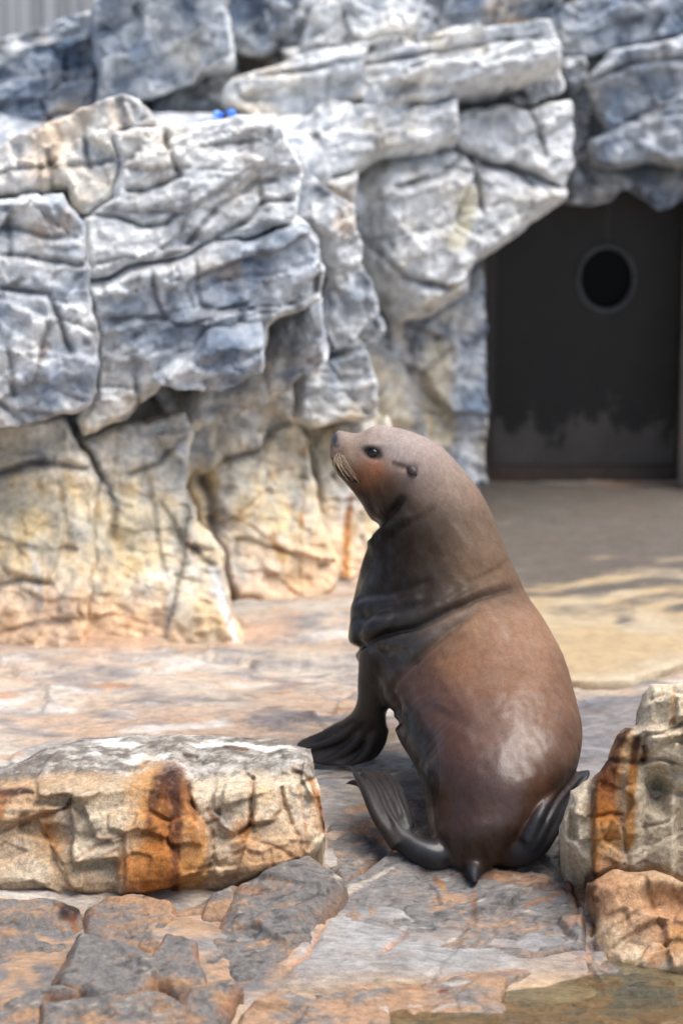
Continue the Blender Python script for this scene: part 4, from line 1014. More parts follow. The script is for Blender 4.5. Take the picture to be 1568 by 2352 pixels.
# broad shelf pieces that carry the animal and step down to the water
SH = [([(640, 2266), (705, 2192), (745, 2124), (790, 2052), (815, 2037), (900, 1992), (1000, 1978), (1150, 1990), (1290, 1965), (1312, 2012), (1308, 2062), (1335, 2132), (1340, 2192), (1250, 2226), (1100, 2240), (960, 2262), (830, 2268), (720, 2300)], -0.085, 0.030, 0.03, 0.10, 0.0, (0.02, -0.20, 1)),
      ([(732, 1990), (758, 1905), (800, 1882), (865, 1906), (905, 1962), (897, 1986), (815, 2030), (786, 2044)], -0.020, 0.03, 0.03, 0.05, 0.05, (0.1, -0.12, 1)),
      ([(735, 1900), (745, 1800), (850, 1786), (990, 1786), (985, 1850), (905, 1900), (868, 1900), (800, 1876)], -0.004, 0.028, 0.03, 0.12, 0.0, (0, -0.10, 1)),
      ([(905, 1905), (985, 1856), (1010, 1965), (910, 1984), (912, 1960)], -0.034, 0.02, 0.03, 0.0, 0.0, (0, -0.1, 1)),
      ([(1316, 1995), (1372, 2070), (1374, 2150), (1352, 2192), (1342, 2132), (1314, 2062)], -0.092, 0.03, 0.03, -0.1, 0.3, (0, -0.25, 1)),
      ([(520, 2420), (560, 2330), (640, 2278), (720, 2306), (830, 2277), (960, 2270), (1100, 2247), (1250, 2234), (1345, 2200), (1420, 2238), (1568, 2240), (1700, 2250), (1700, 2420)], -0.135, 0.025, 0.04, -0.25, 0.12, (0.13, -0.24, 1)),
      ([(1290, 1960), (1330, 1830), (1420, 1800), (1700, 1800), (1700, 2060), (1420, 2040), (1370, 2068), (1318, 1998)], -0.01, 0.03, 0.03, 0.1, 0.0, (0, -0.12, 1)),
      ([(985, 1860), (1000, 1790), (1330, 1790), (1310, 1830), (1285, 1960), (1150, 1985), (1015, 1972)], -0.012, 0.02, 0.03, 0.1, 0.0, (0, -0.1, 1)),
      ([(-150, 2068), (-150, 1960), (700, 1960), (760, 1905), (735, 1990), (700, 1990), (620, 2016), (550, 2046), (400, 2090), (100, 2082)], -0.075, 0.02, 0.03, 0.0, 0.1, (0, -0.1, 1))]

for pl, z, H, R, dk, wm, nn in SH:
    pl = np.array(pl, float); dc = pl - pl.mean(0); pl = pl + dc / np.linalg.norm(dc, axis=1)[:, None] * 9
    sts = [([(1000, 2020), (1018, 2042)], 10, 7, RUST_M, RUST_Y, 0.9, 5), ([(1012, 2277), (1024, 2276)], 7, 5, (0.16, 0.02, 0.01), (0.16, 0.02, 0.01), 0.9, 3), ([(1090, 2050), (1086, 2080), (1092, 2130)], 6, 4, RUST_O, RUST_M, 0.6, 6), ([(1200, 2080), (1290, 2050), (1310, 2010)], 6, 9, RUST_O, RUST_O, 0.6, 8),
           ([(800, 2046), (860, 2015), (905, 1995)], 10, 4, (0.55, 0.50, 0.42), (0.55, 0.5, 0.42), 0.8, 6), ([(640, 2262), (705, 2196), (745, 2128), (792, 2055)], 7, 7, RUST_O, RUST_O, 0.6, 5)]
    block(rock_floor, pl, 0, nn, z=z, H=H, R=R * 0.8, thick=0.2, res=0.0052, strata=(0, 1, 0), facet=(0.020, 0.30, 0.20), fcrack=0.35, rough=0.020, warp=0.012, colfun=col_slab, col=dict(dark=dk, stains=sts, warmth=wm), mat=M_SHELF, name='rock_slab', back=(0, 0, -1))

# ------------------------------------------------------------------ sea lion
def catmull(A, sub):
    A = np.asarray(A, float)
    n = len(A)
    ext = np.concatenate([2 * A[:1] - A[1:2], A, 2 * A[-1:] - A[-2:-1]])
    out = []
    for i in range(n - 1):
        p0, p1, p2, p3 = ext[i:i + 4]
        for k in range(sub):
            t = k / sub
            out.append(0.5 * ((2 * p1) + (-p0 + p2) * t + (2 * p0 - 5 * p1 + 4 * p2 - p3) * t * t + (-p0 + 3 * p1 - 3 * p2 + p3) * t ** 3))
    out.append(A[-1])
    return np.array(out)

def ring_tube(C, A, B, seg=28, pw=1.0):
    """closed tube through rings C + A cos + B sin"""
    n = len(C)
    th = np.arange(seg) * 2 * math.pi / seg
    cs, sn = np.cos(th), np.sin(th)
    if pw != 1.0:
        cs = np.sign(cs) * np.abs(cs) ** pw; sn = np.sign(sn) * np.abs(sn) ** pw
    V = (C[:, None] + A[:, None] * cs[None, :, None] + B[:, None] * sn[None, :, None]).reshape(-1, 3)
    i, j = np.meshgrid(np.arange(n - 1), np.arange(seg), indexing='ij')
    j2 = (j + 1) % seg
    Q = np.stack([i * seg + j, i * seg + j2, (i + 1) * seg + j2, (i + 1) * seg + j], -1).reshape(-1, 4)
    V = np.concatenate([V, C[:1], C[-1:]])
    k = np.arange(seg); k2 = (k + 1) % seg
    T = np.concatenate([np.stack([k2, k, np.full(seg, n * seg)], -1), np.stack([(n - 1) * seg + k, (n - 1) * seg + k2, np.full(seg, n * seg + 1)], -1)])
    return V, Q, T

PARTS = []
def add_tube(*a, **k):
    PARTS.append(ring_tube(*a, **k))

VIEW = unit(rays(1000, 1500))
# trunk and head: dorsal point, ventral point, distance, half breadth along the line of sight
TR = [((769, 992), (757, 1028), 7.70, 0.022), ((782, 988), (759, 1062), 7.70, 0.046), ((800, 993), (772, 1085), 7.70, 0.056), ((826, 994), (792, 1108), 7.70, 0.068), ((862, 977), (822, 1146), 7.70, 0.092), ((900, 981), (842, 1182), 7.70, 0.112),
      ((940, 990), (856, 1204), 7.70, 0.130), ((1004, 1018), (853, 1222), 7.70, 0.150), ((1053, 1066), (842, 1248), 7.70, 0.168), ((1098, 1122), (830, 1290), 7.68, 0.190), ((1132, 1185), (820, 1335), 7.66, 0.212),
      ((1160, 1255), (810, 1390), 7.63, 0.235), ((1184, 1318), (806, 1440), 7.60, 0.250), ((1206, 1366), (812, 1500), 7.55, 0.262), ((1245, 1420), (850, 1560), 7.48, 0.275), ((1288, 1500), (885, 1625), 7.38, 0.285), ((1320, 1590), (908, 1695), 7.26, 0.29),
      ((1334, 1680), (945, 1750), 7.14, 0.275), ((1322, 1762), (975, 1808), 7.04, 0.25), ((1284, 1830), (981, 1870), 6.97, 0.215), ((1238, 1892), (986, 1922), 6.90, 0.175), ((1190, 1950), (1012, 1968), 6.85, 0.12), ((1145, 1988), (1040, 1994), 6.80, 0.06)]
dv = np.array([P(*a, D) for a, b, D, r in TR]); vv = np.array([P(*b, D) for a, b, D, r in TR])
Cs = catmull((dv + vv) / 2, 6); As = catmull((dv - vv) / 2, 6); Bs = catmull(np.array([r for *_, r in TR])[:, None] * VIEW[None], 6)
add_tube(Cs, As, Bs, 44)
# neck roll above the fore flippers
def limb(pairs, b, sub=6, seg=22, up=None):
    a = np.array([P(*p) for p, q in pairs]); c = np.array([P(*q) for p, q in pairs])
    C = catmull((a + c) / 2, sub); A = catmull((a - c) / 2, sub)
    bb = catmull(np.array(b)[:, None], sub)[:, 0]
    T = np.gradient(C, axis=0)
    Bv = np.cross(T, A)
    Bv /= np.linalg.norm(Bv, axis=1)[:, None] + 1e-9
    add_tube(C, A, Bv * bb[:, None], seg)
def chain(pts, r, sub=6, seg=12):
    C = catmull(np.array([P(*p) for p in pts]), sub)
    rr = catmull(np.array(r)[:, None], sub)[:, 0]
    T = np.gradient(C, axis=0); T /= np.linalg.norm(T, axis=1)[:, None]
    A = np.cross(T, [0.2, 0.1, 0.97]); A /= np.linalg.norm(A, axis=1)[:, None]
    add_tube(C, A * rr[:, None], np.cross(T, A) * rr[:, None], seg)
# chest pouch overhanging the arm
chain([(870, 1400, 7.56), (852, 1450, 7.50), (838, 1482, 7.49), (838, 1508, 7.50)], [0.09, 0.065, 0.042, 0.015])
# left fore flipper (towards the viewer)
limb([((850, 1430, 7.50), (985, 1415, 7.42)), ((826, 1492, 7.45), (952, 1490, 7.40)), ((822, 1550, 7.44), (925, 1560, 7.42)), ((819, 1605, 7.45), (906, 1620, 7.44)), ((806, 1640, 7.50), (896, 1668, 7.45)), ((775, 1660, 7.57), (884, 1712, 7.46)),
      ((738, 1678, 7.62), (860, 1744, 7.46)), ((706, 1692, 7.66), (815, 1757, 7.46)), ((684, 1704, 7.66), (760, 1759, 7.48)), ((679, 1712, 7.64), (715, 1752, 7.52))],
     [0.095, 0.085, 0.065, 0.052, 0.038, 0.026, 0.020, 0.015, 0.012, 0.008])
for pts in ([(835, 1650, 7.49), (790, 1690, 7.54), (735, 1712, 7.56), (695, 1722, 7.57)], [(850, 1660, 7.47), (815, 1710, 7.50), (775, 1738, 7.50), (735, 1752, 7.50)], [(868, 1670, 7.46), (850, 1715, 7.46), (830, 1742, 7.455), (800, 1757, 7.46)]):
    chain(pts, [0.022, 0.019, 0.014, 0.008])
# right fore flipper behind the chest
limb([((840, 1440, 7.85), (930, 1440, 7.85)), ((835, 1520, 7.85), (905, 1530, 7.85)), ((830, 1590, 7.84), (890, 1600, 7.84)), ((812, 1635, 7.88), (875, 1660, 7.84)), ((770, 1660, 7.92), (850, 1690, 7.82)), ((735, 1680, 7.92), (800, 1700, 7.84))], [0.07, 0.055, 0.045, 0.03, 0.018, 0.01])
# left hind flipper
limb([((1060, 1996, 6.86), (1030, 1920, 6.86)), ((1000, 2000, 6.80), (992, 1926, 6.82)), ((945, 1986, 6.78), (958, 1918, 6.83)), ((902, 1942, 6.82), (934, 1890, 6.87)), ((872, 1888, 6.88), (926, 1845, 6.94)), ((852, 1838, 6.96), (914, 1803, 7.02)), ((834, 1798, 7.04), (890, 1780, 7.09)), ((822, 1778, 7.09), (862, 1772, 7.12))],
     [0.07, 0.055, 0.044, 0.032, 0.020, 0.014, 0.010, 0.006])
for pts, r in [([(915, 1945, 6.80), (868, 1880, 6.87), (838, 1812, 6.98), (802, 1757, 7.12)], [0.028, 0.019, 0.017, 0.003]), ([(925, 1930, 6.81), (886, 1868, 6.88), (860, 1808, 6.99), (828, 1764, 7.11)], [0.026, 0.016, 0.014, 0.003]),
               ([(930, 1918, 6.83), (902, 1855, 6.91), (880, 1803, 7.01), (852, 1770, 7.11)], [0.024, 0.014, 0.012, 0.003]), ([(934, 1908, 6.84), (914, 1846, 6.92), (897, 1800, 7.02), (876, 1772, 7.11)], [0.022, 0.013, 0.011, 0.003]),
               ([(940, 1900, 6.86), (925, 1842, 6.95), (912, 1805, 7.03), (892, 1776, 7.10)], [0.02, 0.014, 0.011, 0.003]), ([(862, 1840, 7.0), (835, 1805, 7.07), (808, 1797, 7.10), (784, 1804, 7.12)], [0.012, 0.013, 0.009, 0.002])]:
    chain(pts, r)
# right hind flipper
limb([((1110, 1996, 6.86), (1150, 1930, 6.86)), ((1190, 1996, 6.79), (1200, 1915, 6.80)), ((1236, 1974, 6.79), (1232, 1880, 6.81)), ((1270, 1932, 6.82), (1256, 1840, 6.86)), ((1292, 1884, 6.88), (1288, 1798, 6.95)), ((1318, 1828, 6.97), (1322, 1774, 7.03)), ((1356, 1780, 7.04), (1352, 1766, 7.06))],
     [0.07, 0.05, 0.038, 0.028, 0.020, 0.014, 0.006])
for pts in ([(1215, 1950, 6.76), (1250, 1895, 6.79), (1282, 1840, 6.88), (1340, 1775, 7.03)], [(1208, 1935, 6.76), (1240, 1870, 6.79), (1276, 1815, 6.89), (1326, 1776, 7.03)], [(1222, 1968, 6.77), (1268, 1915, 6.81), (1298, 1858, 6.90), (1352, 1780, 7.03)]):
    chain(pts, [0.024, 0.016, 0.013, 0.004])
# tail
chain([(1088, 1955, 6.86), (1087, 1990, 6.76), (1086, 2008, 6.71), (1089, 2030, 6.67)], [0.05, 0.036, 0.020, 0.009])

trunk_bvh = BVHTree.FromPolygons([tuple(v) for v in PARTS[0][0]], [tuple(int(i) for i in f) for f in PARTS[0][1]])
Vs, Fs = [], []
off = 0
for V, Q, T in PARTS:
    Vs.append(V); Fs += [list(f) for f in (Q + off)] + [list(f) for f in (T + off)]
    off += len(V)
Vs = np.concatenate(Vs)
tmp = bpy.data.meshes.new('tmp'); tmp.from_pydata([tuple(v) for v in Vs], [], Fs); tmp.update()
to = bpy.data.objects.new('tmp', tmp); scene.collection.objects.link(to)
rm = to.modifiers.new('r', 'REMESH'); rm.mode = 'VOXEL'; rm.voxel_size = 0.0052
dg = bpy.context.evaluated_depsgraph_get()
ev = to.evaluated_get(dg)
em = ev.to_mesh()
nv = len(em.vertices)
V = np.empty(nv * 3, np.float32); em.vertices.foreach_get('co', V); V = V.reshape(-1, 3).astype(float)
E = np.empty(len(em.edges) * 2, np.int32); em.edges.foreach_get('vertices', E); E = E.reshape(-1, 2)
nl = len(em.loops); L = np.empty(nl, np.int32); em.loops.foreach_get('vertex_index', L)
lt = np.empty(len(em.polygons), np.int32); em.polygons.foreach_get('loop_total', lt)
ls = np.empty(len(em.polygons), np.int32); em.polygons.foreach_get('loop_start', ls)
Q = np.stack([L[ls[lt == 4] + k] for k in range(4)], -1); T3 = np.stack([L[ls[lt == 3] + k] for k in range(3)], -1) if (lt == 3).any() else np.zeros((0, 3), np.int32)
ev.to_mesh_clear()
bpy.data.objects.remove(to); bpy.data.meshes.remove(tmp)

deg = np.bincount(E.ravel(), minlength=nv)[:, None]
def lap(X):
    S = np.zeros_like(X)
    for c in range(X.shape[1]):
        S[:, c] = np.bincount(E[:, 0], X[E[:, 1], c], nv) + np.bincount(E[:, 1], X[E[:, 0], c], nv)
    return S / deg - X
spx, spy = project(V)
limbm = sstep(0.006, 0.03, np.array([trunk_bvh.find_nearest(Vector(v))[3] for v in V]))
thin = np.zeros(nv)
for r in [((790, 1740), (960, 1920)), ((670, 1640), (900, 1780)), ((1240, 1760), (1370, 1960)), ((1060, 1975), (1120, 2060))]:
    thin = np.maximum(thin, sstep(-5, 25, np.minimum.reduce([spx - r[0][0], r[1][0] - spx, spy - r[0][1], r[1][1] - spy])))
thin = np.where((thin > 0) & (spx > 980) & (spx < 1250) & (spy < 1975), 0, thin)
headm = sstep(1130, 1080, spy)
soft = (1 - thin)[:, None]
for k in range(34):
    wgt = np.where(k < 3, 1.0, soft * (1 - headm[:, None] * (0.0 if k < 12 else 0.85)))
    V = V + 0.5 * lap(V) * wgt
    V = V - 0.51 * lap(V) * wgt * (0.0 if k < 4 else 0.85)

def normals(V):
    n = np.cross(V[Q[:, 2]] - V[Q[:, 0]], V[Q[:, 3]] - V[Q[:, 1]])
    S = np.zeros_like(V)
    for k in range(4):
        for c in range(3):
            S[:, c] += np.bincount(Q[:, k], n[:, c], nv)
    return S / (np.linalg.norm(S, axis=1)[:, None] + 1e-12)
# skin folds and muscle: (line, half width m, height m, side bias)
Nn = normals(V)
spx, spy = project(V)
MPX = 7.5 / FPX
jx = 3 * fbm(V * 9, 3, 1)
def fold(V, pts, w, amp, power=2):
    d, t = dist_line(spx + jx, spy + jx, pts)
    taper = sstep(0, 0.12, t) * sstep(1, 0.85, t)
    d = d * MPX
    return amp * np.exp(-(d / w) ** power) * taper
NECKFOLD = [(795, 1512), (815, 1488), (845, 1470), (890, 1457), (940, 1443), (990, 1424), (1040, 1397), (1100, 1372), (1170, 1357), (1210, 1352)]
SKIN = np.clip(1 - thin, 0, 1)
disp = np.zeros(nv)
disp += fold(V, NECKFOLD, 0.012, -0.024) * np.interp(spx, [820, 950, 1200], [1.2, 1.0, 0.45])
disp += fold(V, [(x - 4, y - 24) for x, y in NECKFOLD], 0.030, 0.008)
disp += fold(V, [(x + 6, y + 24) for x, y in NECKFOLD[2:]], 0.03, 0.008)
disp += fold(V, [(806, 1422), (850, 1415), (920, 1404), (1000, 1380)], 0.013, -0.008)
disp += fold(V, [(806, 1402), (850, 1396), (920, 1388), (980, 1370)], 0.018, 0.007)
disp += fold(V, [(812, 1375), (860, 1366), (930, 1352), (1000, 1330)], 0.012, -0.006)
disp += fold(V, [(832, 1244), (858, 1210), (880, 1190), (905, 1168), (930, 1140)], 0.012, -0.022)
disp += fold(V, [(835, 1254), (870, 1226), (910, 1202), (950, 1178)], 0.018, 0.009)
disp += fold(V, [(880, 1240), (920, 1215), (970, 1190), (1000, 1160)], 0.012, -0.006)
# the line of loose skin from the armpit up the flank
FLANK = [(890, 1610), (905, 1570), (935, 1530), (980, 1490), (1030, 1450), (1090, 1415)]
disp += fold(V, FLANK, 0.012, -0.016)
disp += fold(V, [(x + 16, y + 12) for x, y in FLANK], 0.022, 0.013)
disp += fold(V, [(905, 1590), (900, 1640), (905, 1675)], 0.016, -0.03)
disp += fold(V, [(1060, 1660), (1026, 1720), (1010, 1770), (1000, 1840)], 0.08, 0.005)
disp += fold(V, [(1015, 1620), (985, 1690), (975, 1770)], 0.045, -0.008)
for k in range(9):
    o = k * 11
    disp += fold(V, [(915 + o * 0.7, 1640 + o * 1.3 + 4 * (k % 2)), (960 + o * 0.8, 1600 + o * 1.1), (1020 + o * 0.7, 1560 + o * 1.05)], 0.010, -0.0028)
for k in range(6):
    disp += fold(V, [(850 + 16 * k, 1480 + (k % 2) * 6), (880 + 13 * k, 1500 + 3 * k), (905 + 12 * k, 1540 - 2 * k)], 0.008, -0.006)
for k in range(5):
    disp += fold(V, [(1000 + 14 * k, 1395 - 10 * k - 3 * k), (1080 + 12 * k, 1352 - 9 * k), (1150 + 6 * k, 1330 - 12 * k)], 0.010, -0.003)
    disp += fold(V, [(1090 + 10 * k, 1392 + 9 * k), (1140 + 10 * k, 1376 + 10 * k), (1195 + 8 * k, 1378 + 12 * k)], 0.009, -0.0035)
disp *= SKIN
for ln in ([(905, 1905), (880, 1852), (856, 1802), (832, 1770)], [(916, 1890), (898, 1842), (878, 1800), (850, 1772)], [(925, 1880), (912, 1838), (895, 1800), (872, 1775)], [(1225, 1935), (1256, 1875), (1290, 1818), (1335, 1778)], [(1240, 1950), (1272, 1895), (1302, 1835), (1345, 1780)]):
    disp += fold(V, ln, 0.007, -0.004)
for ln in ([(845, 1655), (805, 1700), (760, 1732), (720, 1745)], [(860, 1665), (838, 1715), (805, 1745), (775, 1757)], [(820, 1655), (770, 1690), (710, 1712)]):
    disp += fold(V, ln, 0.009, -0.003)
# face
def dent(cx, cy, rx, ry, amp, p=2):
    return amp * np.exp(-(((spx - cx) / rx) ** 2 + ((spy - cy) / ry) ** 2))
disp += dent(857, 1040, 17, 12, -0.011) + dent(858, 1024, 22, 8, 0.006) + dent(838, 1036, 10, 9, -0.004)
disp += dent(800, 1062, 22, 26, 0.008) + dent(850, 1090, 34, 26, 0.008) + dent(766, 1010, 8, 8, 0.003)
disp += dent(935, 1074, 26, 8, -0.006) + dent(948, 1083, 10, 9, -0.006)
MOUTH = [(757, 1052), (772, 1074), (792, 1092), (812, 1104), (824, 1106)]
disp += fold(V, MOUTH, 0.006, -0.010)
disp += fold(V, [(762, 1022), (772, 1030), (778, 1022)], 0.004, -0.005)
# soft body relief
disp += (0.010 * fbm(V * 3.2, 2, 5) + 0.0022 * fbm(V * 12, 3, 6)) * SKIN * sstep(1100, 1300, spy)
V = V + Nn * disp[:, None]
for k in range(2):
    V = V + 0.4 * lap(V) * soft

spx, spy = project(V)
sD = V[:, 1]
# coat colours by region (photo grid x, y, reach, colour, gloss)
CC = [(775, 1000, 25, (0.24, 0.20, 0.18), .5), (760, 1008, 12, (0.03, 0.03, 0.035), .8), (830, 1010, 40, (0.30, 0.235, 0.195), .45), (900, 1000, 50, (0.31, 0.265, 0.25), .4), (960, 1030, 50, (0.30, 0.25, 0.235), .4), (1020, 1070, 50, (0.25, 0.195, 0.17), .4),
      (800, 1050, 30, (0.25, 0.17, 0.12), .5), (850, 1085, 28, (0.36, 0.125, 0.042), .5), (880, 1110, 30, (0.20, 0.10, 0.052), .5), (800, 1110, 25, (0.12, 0.06, 0.035), .5), (835, 1160, 30, (0.042, 0.022, 0.015), .5), (900, 1150, 35, (0.065, 0.042, 0.031), .5),
      (940, 1100, 30, (0.17, 0.12, 0.10), .45), (860, 1210, 30, (0.028, 0.02, 0.016), .6), (1000, 1130, 45, (0.20, 0.155, 0.13), .4), (1080, 1130, 40, (0.23, 0.165, 0.125), .4), (900, 1250, 70, (0.030, 0.021, 0.016), .45), (1000, 1230, 60, (0.095, 0.070, 0.055), .4), (1100, 1220, 50, (0.19, 0.14, 0.105), .4),
      (850, 1330, 50, (0.024, 0.017, 0.013), .75), (950, 1340, 65, (0.034, 0.025, 0.019), .5), (1060, 1320, 60, (0.15, 0.11, 0.082), .4), (1140, 1300, 50, (0.20, 0.145, 0.105), .4), (840, 1420, 50, (0.022, 0.017, 0.014), .72), (950, 1420, 50, (0.035, 0.027, 0.022), .8), (1060, 1375, 30, (0.06, 0.045, 0.035), .5), (1160, 1350, 40, (0.15, 0.11, 0.085), .4),
      (1100, 1420, 50, (0.24, 0.165, 0.12), .4), (1200, 1420, 60, (0.25, 0.17, 0.125), .4), (1000, 1460, 30, (0.12, 0.085, 0.065), .7), (930, 1490, 25, (0.04, 0.03, 0.025), 1.0), (1010, 1480, 30, (0.17, 0.115, 0.085), .5), (860, 1520, 40, (0.022, 0.015, 0.012), .62), (860, 1600, 45, (0.016, 0.012, 0.010), .66),
      (950, 1560, 40, (0.15, 0.085, 0.064), .7), (1050, 1510, 45, (0.21, 0.12, 0.07), .45), (1120, 1530, 60, (0.24, 0.155, 0.115), .45), (1230, 1530, 60, (0.24, 0.165, 0.125), .45), (1300, 1560, 40, (0.17, 0.11, 0.075), .4), (1000, 1620, 50, (0.13, 0.072, 0.052), .8), (1100, 1620, 50, (0.17, 0.095, 0.062), .72), (930, 1660, 35, (0.05, 0.035, 0.03), .85),
      (1060, 1660, 30, (0.12, 0.052, 0.026), .8), (1030, 1720, 35, (0.13, 0.055, 0.027), .8), (960, 1720, 25, (0.018, 0.014, 0.013), .9), (980, 1780, 20, (0.015, 0.012, 0.011), .9), (1150, 1700, 60, (0.17, 0.096, 0.064), .88), (1250, 1680, 60, (0.185, 0.115, 0.08), .6), (1310, 1700, 40, (0.13, 0.08, 0.055), .45), (1050, 1800, 50, (0.10, 0.044, 0.024), .9), (1150, 1800, 60, (0.13, 0.066, 0.04), .78),
      (1250, 1800, 50, (0.13, 0.07, 0.045), .5), (1300, 1790, 30, (0.07, 0.042, 0.03), .5), (1080, 1880, 60, (0.09, 0.042, 0.024), .82), (1200, 1880, 50, (0.09, 0.044, 0.026), .72), (1100, 1960, 50, (0.07, 0.034, 0.02), .6), (1180, 1960, 40, (0.05, 0.026, 0.017), .6), (1020, 1960, 35, (0.024, 0.014, 0.011), .9)]
FL = np.array([0.013, 0.0125, 0.015])
for r in [(760, 1690), (820, 1720), (700, 1710), (850, 1680), (870, 1850), (900, 1900), (930, 1960), (840, 1790), (960, 1960), (1260, 1900), (1300, 1830), (1230, 1950), (1345, 1775), (1088, 2030)]:
    CC.append((r[0], r[1], 26, tuple(FL), 0.6 if r[0] != 1088 else 0.4))
jj_ = fbm(V * 7, 3, 3)
wx_ = spx + 12 * jj_; wy_ = spy + 12 * fbm(V * 7, 3, 4)
num = np.zeros((nv, 3)); gl = np.zeros(nv); den = np.zeros(nv)
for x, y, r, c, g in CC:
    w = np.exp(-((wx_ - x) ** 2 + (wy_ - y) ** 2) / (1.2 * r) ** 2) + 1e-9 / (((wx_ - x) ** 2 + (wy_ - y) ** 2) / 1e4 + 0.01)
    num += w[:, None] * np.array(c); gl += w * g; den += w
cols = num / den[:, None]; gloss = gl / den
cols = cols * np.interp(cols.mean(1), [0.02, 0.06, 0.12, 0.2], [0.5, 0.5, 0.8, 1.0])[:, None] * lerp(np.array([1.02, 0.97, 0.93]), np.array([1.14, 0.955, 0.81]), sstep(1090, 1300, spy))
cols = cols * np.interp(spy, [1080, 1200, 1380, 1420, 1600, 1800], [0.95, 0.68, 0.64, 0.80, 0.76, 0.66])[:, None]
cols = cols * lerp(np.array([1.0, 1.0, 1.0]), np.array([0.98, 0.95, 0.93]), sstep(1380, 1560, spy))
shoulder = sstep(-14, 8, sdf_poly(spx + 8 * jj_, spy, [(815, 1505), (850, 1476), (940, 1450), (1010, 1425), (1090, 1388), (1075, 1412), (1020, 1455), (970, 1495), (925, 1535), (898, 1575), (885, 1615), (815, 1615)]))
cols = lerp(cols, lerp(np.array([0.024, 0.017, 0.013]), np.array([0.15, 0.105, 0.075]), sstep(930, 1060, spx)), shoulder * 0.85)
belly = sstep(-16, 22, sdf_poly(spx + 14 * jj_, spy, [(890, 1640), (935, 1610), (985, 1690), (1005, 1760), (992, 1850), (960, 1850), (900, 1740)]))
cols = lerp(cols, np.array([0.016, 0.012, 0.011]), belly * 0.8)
gloss = np.where(belly > 0.2, np.minimum(gloss, 0.62), gloss)
# flippers stay black whichever body area lies behind them
cols = lerp(cols, FL, limbm * sstep(1590, 1680, spy))
cols = lerp(cols, np.array([0.020, 0.015, 0.013]), limbm * sstep(1480, 1530, spy) * sstep(960, 900, spx))
cols = lerp(cols, np.array([0.008, 0.008, 0.009]), np.clip(-fold(V, NECKFOLD, 0.012, -1.0), 0, 1) * 0.6)  # crease shade of the neck fold painted into the coat
d, _ = dist_line(spx, spy, [(852, 1216), (880, 1190), (905, 1168), (925, 1145)]); cols = lerp(cols, np.array([0.012, 0.009, 0.007]), np.exp(-(d / 9) ** 2) * 0.75)  # throat fold's crease shade, also painted in
for ln in ([(825, 1384), (860, 1376), (905, 1370)], [(826, 1430), (870, 1420), (915, 1412)], [(900, 1505), (950, 1480), (1010, 1450)], [(850, 1495), (880, 1485), (915, 1500)]):
    d, _ = dist_line(spx + 9 * jj_, spy + 5 * jj_, ln); gloss = np.maximum(gloss, np.exp(-(d / 12) ** 2) * 1.0)
d, _ = dist_line(spx, spy, MOUTH); cols = lerp(cols, np.array([0.012, 0.008, 0.008]), sstep(6, 2, d) * 0.9)
d = np.hypot((spx - 856) / 1.6, spy - 1040 - 0.25 * (spx - 856)); cols = lerp(cols, np.array([0.022, 0.016, 0.016]), sstep(19, 10, d) * 0.94)
d = np.hypot(spx - 763, (spy - 1006) * 0.8); cols = lerp(cols, np.array([0.028, 0.030, 0.036]), sstep(15, 8, d)); gloss = np.maximum(gloss, sstep(15, 8, d))
d = np.hypot((spx - 948) / 1.2, spy - 1083); cols = lerp(cols, np.array([0.035, 0.018, 0.015]), sstep(13, 5, d) * 0.8)
d, _ = dist_line(spx, spy, [(905, 1062), (925, 1070), (940, 1076)]); cols = lerp(cols, np.array([0.05, 0.03, 0.024]), sstep(9, 2, d) * 0.7)
# dry/wet boundary on the rump
wet = sstep(-12, 10, sdf_poly(spx + 16 * fbm(V * 16, 3, 2), spy + 16 * fbm(V * 16, 3, 9), [(1045, 1640), (1110, 1600), (1230, 1600), (1270, 1700), (1220, 1790), (1120, 1790), (1070, 1745)]))
sq = np.stack([V[:, 0] * 30 + V[:, 2] * 14, V[:, 1] * 20, V[:, 2] * 9 - V[:, 0] * 6], -1)
gloss = np.clip(gloss + 0.06 * wet + (0.20 * fbm(sq, 4, 88, 0.65) + 0.10 * fbm(V * 6, 3, 89)) * (1 - limbm), 0, 1)

# coat material
m, nt, b = new_mat('wet_fur')
at = nt.nodes.new('ShaderNodeAttribute'); at.attribute_name = 'Col'
ag = nt.nodes.new('ShaderNodeAttribute'); ag.attribute_name = 'gloss'
tc = nt.nodes.new('ShaderNodeTexCoord')
mp = nt.nodes.new('ShaderNodeMapping'); mp.inputs['Scale'].default_value = (1.0, 1.0, 0.38); mp.inputs['Rotation'].default_value = (0, 0.5, 0)
nt.links.new(tc.outputs['Object'], mp.inputs['Vector'])
h1 = noise_node(nt, mp.outputs['Vector'], 170, 3, 0.65)
h2 = noise_node(nt, mp.outputs['Vector'], 60, 3, 0.65)
h3 = noise_node(nt, tc.outputs['Object'], 14, 3, 0.6)
c = mul_col(nt, at.outputs['Color'], ramp(nt, h1, 0.3, 0.7, 0.86, 1.14))
c = mul_col(nt, c, ramp(nt, h2, 0.3, 0.7, 0.86, 1.14))
c = mul_col(nt, c, ramp(nt, h3, 0.3, 0.7, 0.9, 1.1))
nt.links.new(c, b.inputs['Base Color'])
sb = nt.nodes.new('ShaderNodeMath'); sb.operation = 'MULTIPLY_ADD'
nt.links.new(h2, sb.inputs[0]); sb.inputs[1].default_value = 0.20
nt.links.new(ramp(nt, ag.outputs['Fac'], 0.35, 1.0, 0.55, 0.28), sb.inputs[2])
nt.links.new(sb.outputs[0], b.inputs['Roughness'])
nt.links.new(ramp(nt, ag.outputs['Fac'], 0.35, 1.0, 0.07, 0.6), b.inputs['Specular IOR Level'])
nt.links.new(ramp(nt, ag.outputs['Fac'], 0.5, 1.0, 0.0, 0.7), b.inputs['Coat Weight'])
b.inputs['Coat Roughness'].default_value = 0.14
b.inputs['Coat IOR'].default_value = 1.38
